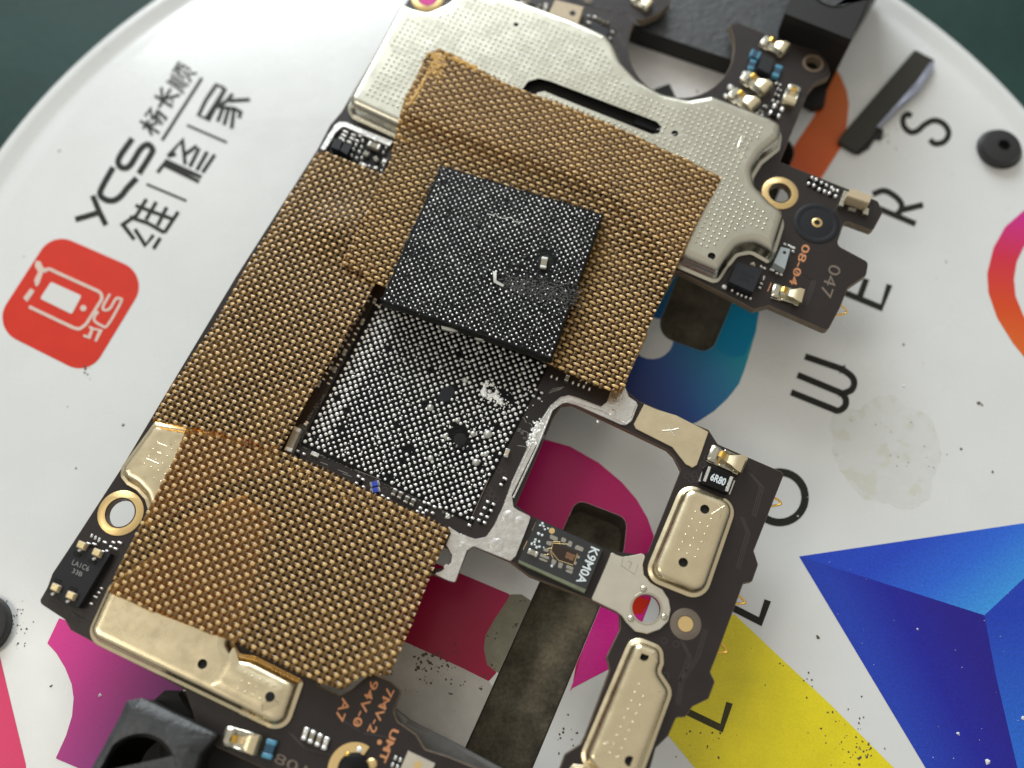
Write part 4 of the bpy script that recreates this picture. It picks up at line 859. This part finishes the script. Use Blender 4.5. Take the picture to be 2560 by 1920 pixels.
# antenna socket, cut by the frame
zc = ZB+.12
u_,v_ = cB((1340,520))[0]
V, F = [], []; c_ = P(u_,v_,zc)
for t in range(19):
    a = math.radians(178-t*6.8)
    for rr in (1.75,1.1): V.append((c_.x+math.cos(a)*rr*1.12, c_.y+math.sin(a)*rr*1.12, zc))
for t in range(18): F.append((2*t, 2*t+2, 2*t+3, 2*t+1))
sk = mk('antenna_socket', V, fixflat(V,F), 'goldpad', bd, label='gold half ring of an antenna socket at the near edge')
solid('socket_core', circ(u_,v_,32,ZB+.5,28), [(0,ZB+.02),(0,ZB+.45),(.08,ZB+.5)], 'capblack', sk)
for (x,y,r_,m_) in ((1292,398,5,'gold'),(1480,475,13,'goldpad'),(1385,362,7,'ball')):
    a_ = cB((x,y))[0]; V,F=[],[]; blob(V,F,P(*a_,ZB+.13), r_*PX, .3, 12, 3); mk('socket_terminal', V, F, m_, bd, sharp=80)
# far-left pocket beside the tape
for pts in ([(560,660),(770,720),(680,960),(470,880)],[(800,780),(1010,830),(880,1070),(700,960)]): ic('ic_chip', cN(*pts), .7, 'ic', bev=.03)
smd(*cN((1560,820))[0],22,36,17,.6,'cap','term',.25,label='largest capacitor in the pocket beside the far left tape')
for (x,y,dg,l_,w2) in ((840,480,22,15,7),(795,570,22,15,7),(735,650,22,14,7),(1040,560,22,14,7),(1000,650,22,14,7),(930,740,22,14,7),(1205,590,30,11,6),(1130,705,22,11,6)): u_,v_ = cN((x,y))[0]; smd(u_,v_,dg,l_,w2,.3,'term','ball',.3)
for (x,y) in ((1115,845),(1050,960),(1255,900),(1195,1020),(1000,1110),(1130,1180),(1260,1175),(1800,1040),(1870,920),(1450,1390),(1810,1375),(1760,1505),(800,750),(1280,745)): u_,v_ = cN((x,y))[0]; padp(u_,v_,100,8,6,'ball',.3)
for (x,y,dg,l_,w2) in ((1360,1030,30,14,14),(1600,1160,60,14,12),(1820,1220,112,18,13),(1290,1310,25,22,10),(1590,1390,22,16,9)): u_,v_ = cN((x,y))[0]; smd(u_,v_,dg,l_,w2,.4,'cap' if l_==14 else 'term','term',.3)
# dark floor of the pocket
slab('pocket_floor', cN((600,520),(780,380),(1960,860),(1750,1600),(400,1000)), ZB+.004, ZB+.012, 'capblack', bd, bev=0)

# ------------------------------------------------------------------ bare processor site
site = [(957,752),(1362,914),(1168,1294),(763,1104)]
slab('processor_site', [(944,742,6),(1372,912,6),(1172,1304,6),(750,1112,6)], ZB+.01, ZB+.10, 'chip', bd, r=4, bev=.03, label='black underfilled site covered with solder balls')
# dark mask around the site
def lattice(corners, z, pitch, rpx, name, parent, m, miss=None, jit=.06, sizef=None, margin=.35, prob=0.):
    c = [P(u,v,z) for u,v in corners]; e1 = (c[1]-c[0]); e2 = (c[3]-c[0])
    n1 = round(e1.length/pitch); n2 = round(e2.length/pitch); V, F = [], []
    for i in range(2*n1+1):
        for j in range(2*n2+1):
            if (i+j) % 2: continue
            a, b = i/(2*n1), j/(2*n2)
            p = c[0]*(1-a)*(1-b)+c[1]*a*(1-b)+c[2]*a*b+c[3]*(1-a)*b
            if random.random() < prob: continue
            f = 1.
            if miss:
                f = miss(a, b, p)
                if f <= 0: continue
            r_ = rpx*PX*f*random.uniform(1-jit*1.6,1+jit*1.6)
            p = p+Vector((random.gauss(0,jit*.25),random.gauss(0,jit*.25),0))
            blob(V, F, p, r_, .8, 8, 3)
    return mk(name, V, F, m, parent, sharp=80, kind='stuff')
def mz(pts, z=ZB+.1):
    w_ = [(P(u,v,z), r*PX) for u,v,r in pts]
    return lambda p: any((p.x-a.x)**2+(p.y-a.y)**2 < r*r for a, r in w_)
hole1 = mz([(1150,1098,23),(1142,1075,14),(1160,1110,18),(1118,984,15),(1128,968,10),(1232,985,24),(1262,1000,26),(1215,970,12),(1010,1130,9),(1022,1127,9)])
def miss1(a,b,p):
    if hole1(p): return 0
    f = .92
    if a < .11 and (b > .12): f = 1.12
    elif a > .9 or b < .1: f = 1.0
    elif .13 < a < .30: f = .86
    return f*random.uniform(.88,1.08)
lattice(site, ZB+.10, .645, 4.6, 'solder_balls', bd, 'ball', miss1, prob=.012)
V, F = [], []                                                        # fine solder smear between the balls
cs = [P(u,v,ZB+.1) for u,v in site]
for _ in range(500):
    a, b = random.random(), random.random(); p = cs[0]*(1-a)*(1-b)+cs[1]*a*(1-b)+cs[2]*a*b+cs[3]*(1-a)*b
    blob(V, F, p, random.uniform(.8,1.8)*PX, .7, 5, 1)
for _ in range(50):
    u_, v_ = random.gauss(1262,32), random.gauss(1008,28); blob(V, F, P(u_,v_,ZB+.1), random.uniform(1,3)*PX, .8, 5, 2, .3)
mk('solder_specks', V, F, 'ball', bd, kind='stuff', sharp=80)
for (x,y,r_) in ((1525,225,24),(1250,440,28),(1465,540,22),(1370,665,22),(1588,648,26),(1705,650,36),(1687,808,22),(1612,873,30),(1252,840,24)):
    u_,v_ = cG((x,y))[0]; V, F = [], []; blob(V, F, P(u_,v_,ZB+.12), r_/3.16*PX, .95, 14, 5, .03); mk('solder_blob', V, F, 'balldull', bd, sharp=80)
V, F = [], []
for _ in range(70):
    th = random.uniform(.3,5.2); rr = random.gauss(18,3); blob(V,F,P(1226+rr*math.cos(th)+random.gauss(0,2), 976+rr*1.0*math.sin(th)+random.gauss(0,2), ZB+.13), random.uniform(2,5.5)*PX, .6, 6, 2, .4)
for _ in range(40): t=random.random(); blob(V,F,P(1228+26*t+random.gauss(0,3), 985+20*t+random.gauss(0,3), ZB+.14), random.uniform(2.5,5.5)*PX, .6, 6, 2, .4)
mk('lifted_pad_scar', V, F, 'ball', bd, sharp=80, kind='stuff', label='ragged bright scar of torn solder')
solid('crater', circ(1150,1098,17,ZB+.115,7), [(0,ZB+.10),(.1,ZB+.115)], 'hole', bd); smd(1150,1118,20,22,7,.15,'capblack','padgrey',.2,'torn_capacitor', z=ZB+.12)
slab('torn_patch', cG((1340,290),(1400,260),(1450,280),(1440,340),(1390,400),(1330,390),(1300,370)), ZB+.1, ZB+.22, 'mic', bd, r=4, bev=.08)
def rope(name, pts, wd, z, m, parent, amp=1.6):
    V, F = [], []
    for i in range(len(pts)-1):
        a, b = Vector(pts[i]), Vector(pts[i+1]); n_ = int((b-a).length/3)
        for k in range(n_):
            p = a.lerp(b, k/n_); blob(V, F, P(p.x+random.gauss(0,amp), p.y+random.gauss(0,amp), z), random.uniform(.5,1)*wd*PX, .5, 5, 2, .4)
    return mk(name, V, F, m, parent, kind='stuff', sharp=70)
rope('underfill_edge', cG((225,735),(480,850),(900,1040),(1440,1290)), 4.5, ZB+.02, 'residue', bd)
rope('underfill_edge', cG((2110,170),(1880,650),(1750,930),(1570,1290)), 3, ZB+.02, 'residue', bd, 1)
rope('underfill_edge', cP((980,300),(700,650),(520,1000),(330,1230),(240,1480)), 4.5, ZB+.02, 'residue', bd, 2)
rope('underfill_crumbs', cG((1370,1280),(1440,1300)), 5, ZB+.05, 'balldull', bd, 5); rope('underfill_crumbs', cG((1990,650),(2150,680)), 9, ZB+.04, 'residue', bd, 6)
rope('underfill_crumbs', cG((200,600),(270,640)), 9, ZB+.03, 'residue', bd, 4)
strokes('substrate_line', [cG((1585,1290),(1715,995))], 1.8, ZB+.115, 'dim', bd); strokes('substrate_line', [cG((655,930),(860,1010))], 1.8, ZB+.115, 'dim', bd)
# small parts round the site
smd(731,1098,113,64,20,.9,'cap','term',.17,label='large pale capacitor at the corner of the bare site')
smd(*cG((337,806))[0],22,20,11,.3,'term','ball',.2)
for (x,y) in ((810,1040),(815,1090)): u_,v_ = cG((x,y))[0]; smd(u_,v_,-14,23,13,.35,'royal','ball',.22,'capacitor','bright blue capacitor with white ends')
smd(*cG((1855,793))[0],108,21,11,.4,'capbeige','ball',.3)
for (a_,b_) in (((978,1083),(950,1125)),((1022,1107),(1000,1150)),((1075,1143),(1050,1183)),((1122,1165),(1100,1205))):
    p = cG(((a_[0]+b_[0])/2,(a_[1]+b_[1])/2))[0]; smd(p[0],p[1],115,17,11,.35,'capbrown','ball',.28)
for (x,y) in ((205,785),(185,835),(255,808),(225,860),(685,985),(670,1040),(720,1010),(725,1070),(875,1140),(920,1162),(1205,1190),(1240,1200),(1175,1235),(1222,1255),(1285,1225),(1270,1275),(1330,1230),(1835,1000),(1810,1050),(1845,1005),(1705,1185),(1750,1205),(1680,1235),(1730,1255),(1655,1285),(1700,1305),(1635,1330),(1680,1350),(1585,1315),(1560,1370),(2085,300),(2130,325),(2065,350),(2110,370),(1150,1262),(1195,1275),(265,575),(278,560)):
    u_,v_ = cG((x,y))[0]; padp(u_,v_,22,9,6,'ball',.22)
for (x,y,l_) in ((1728,1218,15),(1705,1268,15),(1658,1340,15),(2105,335,15),(1215,1222,14),(1575,1342,16),(1828,1025,14),(205,822,12),(700,1025,14)):
    u_,v_ = cG((x,y))[0]; padp(u_,v_,112,l_,8,'capblack',.2,'resistor_body')
for (x,y,l_,dg) in ((885,245,14,112),(780,425,17,112),(625,690,17,112),(540,840,15,112),(515,830,16,22),(400,960,18,112),(545,715,9,22),(510,775,10,22),(600,635,8,22),(655,540,8,22),(630,585,8,22),(575,680,7,22),(680,490,7,22),(710,440,6,112),(735,400,6,112),(760,355,6,112),(790,318,6,112)):
    u_,v_ = cP((x,y))[0]; smd(u_,v_,dg,l_,7 if l_<12 else 9,.3,'cap','term',.3)
for (x,y) in ((850,210),(830,255),(745,493),(722,540),(705,590),(665,632),(597,760),(570,805),(475,880),(447,930),(512,920),(490,968),(905,290)): u_,v_ = cP((x,y))[0]; padp(u_,v_,20,8,4,'ball',.22)
for (x,y) in ((400,510),(510,555),(840,640),(955,680),(1060,720),(1175,770),(1000,585),(1115,630)): u_,v_ = cF((x,y))[0]; padp(u_,v_,112,8,5,'ball' if y<560 or y>600 else 'padgrey',.25)
smd(*cF((725,515))[0],112,17,10,.4,'cap','term',.3)
V, F = [], []                                                         # scratches and burrs in the mask
for (x0,y0,x1,y1) in ((1960,500,2010,560),(2030,560,2060,600),(1940,740,2020,760),(1980,620,2040,660),(1920,480,1960,540),(2000,680,2050,700)):
    a_, b_ = cG((x0,y0),(x1,y1)); stroke(V, F, [a_, ((a_[0]+b_[0])/2+2,(a_[1]+b_[1])/2-2), b_], 1.3, ZB+.014)
for k_ in range(5):
    a_, b_ = cF((330+20*k_,850-25*k_),(600+15*k_,760-12*k_)); stroke(V, F, [a_, b_], .8, ZB+.014)
for (x0,y0,x1,y1) in ((380,870,440,890),(520,930,600,960),(430,960,500,980),(560,960,630,985),(1060,1180,1120,1200),(1900,1440,1960,1460)):
    a_, b_ = cG((x0,y0),(x1,y1)); stroke(V, F, [a_, b_], 1.2, ZB+.014)
mk('mask_scratches', V, fixflat(V,F), 'lite', bd, smooth=False, kind='stuff')
V, F = [], []                                                         # vias under the mask
for (x,y) in [cG((a,b))[0] for a,b in ((1710,1085),(1740,1120),(1770,1160),(1700,1150),(1790,930),(1760,900),(1830,960),(890,1090),(350,850),(420,910))] + [cX((a,b))[0] for a,b in ((300,880),(150,910),(330,980),(230,990),(560,540),(470,680))] + [(1660,1602),(1690,1610),(1665,1690)]:
    c_ = P(x,y,ZB+.012); b = len(V)
    for t in range(14):
        a = 2*math.pi*t/14
        for rr in (.26,.21): V.append((c_.x+math.cos(a)*rr, c_.y+math.sin(a)*rr, ZB+.012))
    for t in range(14): F.append((b+2*t, b+2*((t+1)%14), b+2*((t+1)%14)+1, b+2*t+1))
mk('via_rings', V, fixflat(V,F), 'via', bd, smooth=False, kind='stuff')

# ------------------------------------------------------------------ lifted processor chip
ZT_LOW = ZB+1.8; zc0 = ZT_LOW+.22; zc1 = zc0+1.05
ch = thing('processor_chip', 'lifted black square chip covered in solder bumps lying on the upper tape', 'chip', P(1235,660,zc0))
cc4 = [(1102,414),(1509,535),(1379,899),(950,752)]
ringc = world([(1102,414,3),(1509,535,3),(1379,899,3),(950,752,3)], zc1, 3, 3, step=.45)
for p in ringc: p.x += random.gauss(0,.03); p.y += random.gauss(0,.03)
solid('chip_substrate', ringc, [(0,zc0),(0,zc0+.42),(.05,zc0+.44),(.0,zc0+.5),(0,zc1-.08),(.05,zc1)], ['chipside','chip'], ch, mi_top=1)
hole2 = mz([(1365,645,24),(1362,668,20),(1245,700,17),(1262,715,14)], zc1)
def miss2(a,b,p):
    if hole2(p): return 0
    q = (b-.62-.0*(a)); band = math.exp(-((b-(.52+.16*(a-.5)))/.07)**2)*max(0,(a-.55)/.45)
    if random.random() < band*1.1: return 0
    return random.uniform(.84,1.14)*(1+.28*NZ.noise(Vector((p.x*.5,p.y*.5,2))))
lattice([(1110,424),(1500,541),(1374,888),(962,748)], zc1, .58, 2.7, 'solder_bumps', ch, 'bump', miss2, jit=.07, prob=.012)
V, F = [], []; cs = [P(u,v,zc1) for u,v in cc4]
for _ in range(260):
    a, b = random.random(), random.random(); p = cs[0]*(1-a)*(1-b)+cs[1]*a*(1-b)+cs[2]*a*b+cs[3]*(1-a)*b; blob(V, F, p, random.uniform(.5,1.3)*PX, .7, 5, 1)
mk('solder_dust', V, F, 'balldull', ch, kind='stuff', sharp=80)
V, F = [], []                                                          # ridges of underfill between the bump rows
for i in range(46):
    a0 = i/46
    for j in range(46):
        b0 = j/46
        if random.random() < .35: continue
        p = cs[0]*(1-a0)*(1-b0)+cs[1]*a0*(1-b0)+cs[2]*a0*b0+cs[3]*(1-a0)*b0
        if hole2(p): continue
        blob(V, F, p+Vector((random.gauss(0,.05),random.gauss(0,.05),-.01)), random.uniform(.09,.15), .5, 6, 2, .3)
M['ridge'] = mat('underfill_gloss', (.006,.006,.007), rough=.22, spec=.5, bump=.05, bscale=8)
mk('underfill_ridges', V, F, 'ridge', ch, kind='stuff', sharp=50)
for _o in range(1):
    key = smd(1360,655,100,31,16,.35,'cap','ball',.25,'capacitor','small pale capacitor in a clearing on the lifted chip', z=zc1)
    w_ = wl(key); key.parent = ch; key.location = w_-wl(ch)
solid('clearing', circ(1363,656,21,zc1+.01,16), [(0,zc1),(.05,zc1+.012)], 'chipside', ch)
slab('torn_component', cC((860,770),(885,775),(885,830),(935,860),(925,872),(866,842)), zc1, zc1+.14, 'balldull', ch, bev=.05, label='torn pale component stub')
rope_ = rope('torn_underfill', cC((800,770),(870,880),(930,860),(1000,830)), 6, zc1, 'chip', ch, 6); rope_['label'] = 'torn black underfill'
V, F = [], []
for _ in range(900):
    t = random.random(); u_, v_ = cC((930+470*t+random.gauss(0,30), 850+95*t+random.gauss(0,30+25*t)))[0]; blob(V, F, P(u_,v_,zc1), random.uniform(1,3.6)*PX, .9, 5, 2, .5)
M['rub'] = mat('crushed_underfill', (.055,.055,.05), rough=.35, bump=.1, bscale=6, var=.6, vscale=6)
mk('crushed_band', V, F, 'rub', ch, kind='stuff', label='crushed rough band across the chip')
bead([curve(cC((830,400),(860,410),(880,400),(900,425),(940,430),(980,425),(1005,450),(1050,455)),4)], 1.7, zc1+.05, 'balldull', ch, 'bright_scratch')
for pts in ([(525,1125),(600,1140),(635,1160),(600,1162),(530,1145)],[(745,1200),(800,1212),(790,1222),(750,1212)]):
    slab('edge_contact', cC(*pts), zc0+.3, zc0+.62, 'balldull', ch, bev=.02)

# ------------------------------------------------------------------ woven heat tape
def tape(name, label, outline, zf, d1, d2, p1, p2, filmm, zref, phase=0, amp=.075, w1=.60, w2=.62, thr=-.1, wthr=.3, ed=.065):
    """outline in pixels; zf(x,y) draped height; threads along d1 (weft) and d2 (warp)"""
    poly = world(outline, zref, 2, 3)
    cx_ = sum(p.x for p in poly)/len(poly); cy_ = sum(p.y for p in poly)/len(poly)
    t = thing(name, label, 'tape', (cx_,cy_,zf(cx_,cy_)))
    # film
    xs = [p.x for p in poly]; ys = [p.y for p in poly]; V, F = [], []; bm = bmesh.new()
    vs = [bm.verts.new((p.x,p.y,0)) for p in poly]; 
    for tri in tessellate_polygon([[Vector((p.x,p.y,0)) for p in poly]]):
        try: bm.faces.new([vs[i] for i in tri])
        except ValueError: pass
    stp = 1.0; x = min(xs)+stp/2
    while x < max(xs): bmesh.ops.bisect_plane(bm, geom=bm.verts[:]+bm.edges[:]+bm.faces[:], plane_co=(x,0,0), plane_no=(1,0,0)); x += stp
    y = min(ys)+stp/2
    while y < max(ys): bmesh.ops.bisect_plane(bm, geom=bm.verts[:]+bm.edges[:]+bm.faces[:], plane_co=(0,y,0), plane_no=(0,1,0)); y += stp
    bmesh.ops.recalc_face_normals(bm, faces=bm.faces[:])
    off = wl(t)
    for v in bm.verts: v.co = Vector((v.co.x-off.x, v.co.y-off.y, zf(v.co.x,v.co.y)-off.z-.07))
    me = D.meshes.new('film'); bm.normal_update(); bm.to_mesh(me); bm.free()
    if me.polygons and sum(p.normal.z for p in me.polygons) < 0: me.flip_normals()
    me.materials.append(M[filmm]); me.polygons.foreach_set('use_smooth', [True]*len(me.polygons))
    fo_ = D.objects.new('adhesive_film', me); COL.objects.link(fo_); fo_.parent = t
    D1 = Vector((math.cos(d1), math.sin(d1))); D2 = Vector((math.cos(d2), math.sin(d2)))
    det = D1.x*D2.y-D1.y*D2.x; pl2 = [Vector((p.x,p.y)) for p in poly]
    def ab(p): return ((p.x-cx_)*D2.y-(p.y-cy_)*D2.x)/det, (D1.x*(p.y-cy_)-D1.y*(p.x-cx_))/det
    AB = [ab(p) for p in pl2]
    for which in (0,1):
        V, F, SG = [], [], []
        pitch, other = (p2, p1) if which == 0 else (p1, p2)   # which 0: threads along D1, spaced p2 along D2
        lo = min(q[1-which] for q in AB); hi = max(q[1-which] for q in AB); k0, k1 = int(math.floor(lo/pitch)), int(math.ceil(hi/pitch))
        Dr = D1 if which == 0 else D2; Dn = Vector((-Dr.y, Dr.x)); hw = pitch*(w1 if which == 0 else w2)/2
        for k in range(k0, k1+1):
            c = (k+.5)*pitch; xs_ = []
            for i in range(len(AB)):
                a, b = AB[i], AB[(i+1)%len(AB)]; a1, b1 = a[1-which], b[1-which]
                if (a1 > c) != (b1 > c): f = (c-a1)/(b1-a1); xs_.append(a[which]+(b[which]-a[which])*f)
            xs_.sort(); wob = random.gauss(0,.012)
            for s in range(0, len(xs_)-1, 2):
                a, b = xs_[s]-random.uniform(-.02,.05), xs_[s+1]+random.uniform(-.02,.05)
                if b-a < .1: continue
                st_ = other/6; i0 = int(math.ceil(a/st_)); i1 = int(math.floor(b/st_)); ts = [a]+[i*st_ for i in range(i0,i1+1)]+[b]
                b0 = len(V); sg_ = []
                for tt in ts:
                    ph = math.pi*(tt/other+k+phase+(0 if which == 0 else 0))
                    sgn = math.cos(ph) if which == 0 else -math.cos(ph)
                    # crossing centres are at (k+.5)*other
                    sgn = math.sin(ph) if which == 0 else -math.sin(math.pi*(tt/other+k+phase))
                    base = Vector((cx_,cy_))+(D1*tt+D2*c if which == 0 else D1*c+D2*tt); zz_ = zf(base.x,base.y)+amp*sgn
                    lw = .045*NZ.noise(Vector((base.x*.35,base.y*.35,k*.7)))+.05*NZ.noise(Vector((base.x*.12,base.y*.12,which*9))); wv = hw*(1+.10*sgn+.12*NZ.noise(Vector((base.x,base.y,k*3.1)))); sg_.append(sgn)
                    for kk, dz in ((-1,-ed),(-.5,0),(.5,0),(1,-ed)):
                        q = base+Dn*(wv*kk+wob+lw); V.append((q.x,q.y,zz_+dz))
                for i in range(len(ts)-1):
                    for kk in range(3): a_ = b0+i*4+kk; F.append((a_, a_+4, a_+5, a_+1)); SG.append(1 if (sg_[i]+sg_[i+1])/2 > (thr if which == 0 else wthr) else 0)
        o = mk('weft_threads' if which == 0 else 'warp_threads', V, F, ['valley','thread'] if which == 0 else ['warp','valley'], t, SG, sharp=80, kind='stuff')  # weft crests take the lit material, dips the painted shade
        if o.data.polygons and sum(p.normal.z for p in list(o.data.polygons)[:50]) < 0: o.data.flip_normals()
    return t
def sstep(x): x = max(0,min(1,x)); return x*x*(3-2*x)
crease = [P(u,v,ZB+1.3) for u,v in ((860,300),(990,338),(1240,428),(1440,505),(1530,560),(1600,650),(1690,800))]
def cdist(x, y):
    best = 1e9; s = 1
    for i in range(len(crease)-1):
        a, b = crease[i], crease[i+1]; dx, dy = b.x-a.x, b.y-a.y; l = dx*dx+dy*dy; t_ = max(0,min(1,((x-a.x)*dx+(y-a.y)*dy)/l))
        q = math.hypot(x-a.x-t_*dx, y-a.y-t_*dy)
        if q < best: best = q; s = 1 if (dx*(y-a.y)-dy*(x-a.x)) > 0 else -1
    return best*s
def wave(x, y, a, f, s): return a*NZ.noise(Vector((x*f, y*f, s)))
def z1f(x, y): return ZT_LOW + (zs1-ZT_LOW+.26)*sstep((cdist(x,y)+1.4)/2.4) + .50*sstep((cdist(x,y)-.3)/1.8)*(1-sstep((cdist(x,y)-1.4)/7.5)) + .8*bump2(x,y) + wave(x,y,.10,.22,1)
pk = P(845,578,ZB+1.2)
def bump2(x,y): return .70*math.exp(-((x-pk.x)**2+(y-pk.y)**2)/5.4)
la_, lb_ = P(793,375,ZB+1.2), P(372,1051,ZB+1.2)
def ldist(x,y): d_ = lb_-la_; return abs(d_.x*(y-la_.y)-d_.y*(x-la_.x))/math.hypot(d_.x,d_.y)
def z2f(x, y): return ZB+1.52 - .35*(1-sstep(ldist(x,y)/1.3)) + wave(x,y,.12,.2,4) + bump2(x,y)
e3 = P(700,1300,ZB+1.2)
def z3f(x, y): return ZB+1.36 + wave(x,y,.08,.15,9)
dA = wang(1300,500,22.5); dB = wang(1600,800,114.5)
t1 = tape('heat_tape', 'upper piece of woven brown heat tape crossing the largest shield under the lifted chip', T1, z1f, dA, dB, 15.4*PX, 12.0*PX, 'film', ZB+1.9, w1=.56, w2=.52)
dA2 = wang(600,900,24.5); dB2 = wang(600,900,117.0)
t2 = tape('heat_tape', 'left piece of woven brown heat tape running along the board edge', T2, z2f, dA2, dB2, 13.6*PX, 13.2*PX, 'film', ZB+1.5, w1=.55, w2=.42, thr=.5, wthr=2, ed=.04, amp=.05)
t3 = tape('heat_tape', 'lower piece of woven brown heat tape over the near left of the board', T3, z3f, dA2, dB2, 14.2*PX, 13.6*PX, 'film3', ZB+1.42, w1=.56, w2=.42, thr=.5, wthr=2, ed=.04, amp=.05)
for t in (t1,t2,t3): t['group'] = 'pieces of woven heat tape on the circuit board'
# glue-soaked corner and edges
V, F = [], []
for _ in range(520):
    t_ = random.random(); e_ = random.random()
    if e_ < .45: u_, v_ = 1092+abs(random.gauss(0,12))*random.choice((-.6,1)), 135+abs(random.gauss(0,28))
    elif e_ < .75: u_, v_ = 1132+60*t_, 143+27*t_+abs(random.gauss(0,5))
    else: u_, v_ = 1085-60*t_+abs(random.gauss(0,5)), 150+120*t_
    q_ = P(u_,v_,zs1+.1); blob(V, F, Vector((q_.x,q_.y,z1f(q_.x,q_.y)+.0)), random.uniform(.06,.17), .7, 6, 2, .3)
mk('glue_beads', V, F, 'amber', t1, kind='stuff', label='amber glue beads at the frayed corner')
V, F = [], []
for _ in range(110):
    t_ = random.random(); u_, v_ = 720+370*t_+random.gauss(0,10), 1155+150*t_+abs(random.gauss(0,18)); q_ = P(u_,v_,ZB+1.2); blob(V, F, Vector((q_.x,q_.y,z3f(q_.x,q_.y)-.1)), random.uniform(.05,.13), .5, 6, 2, .3)
mk('glue_beads', V, F, 'amber', t3, kind='stuff')
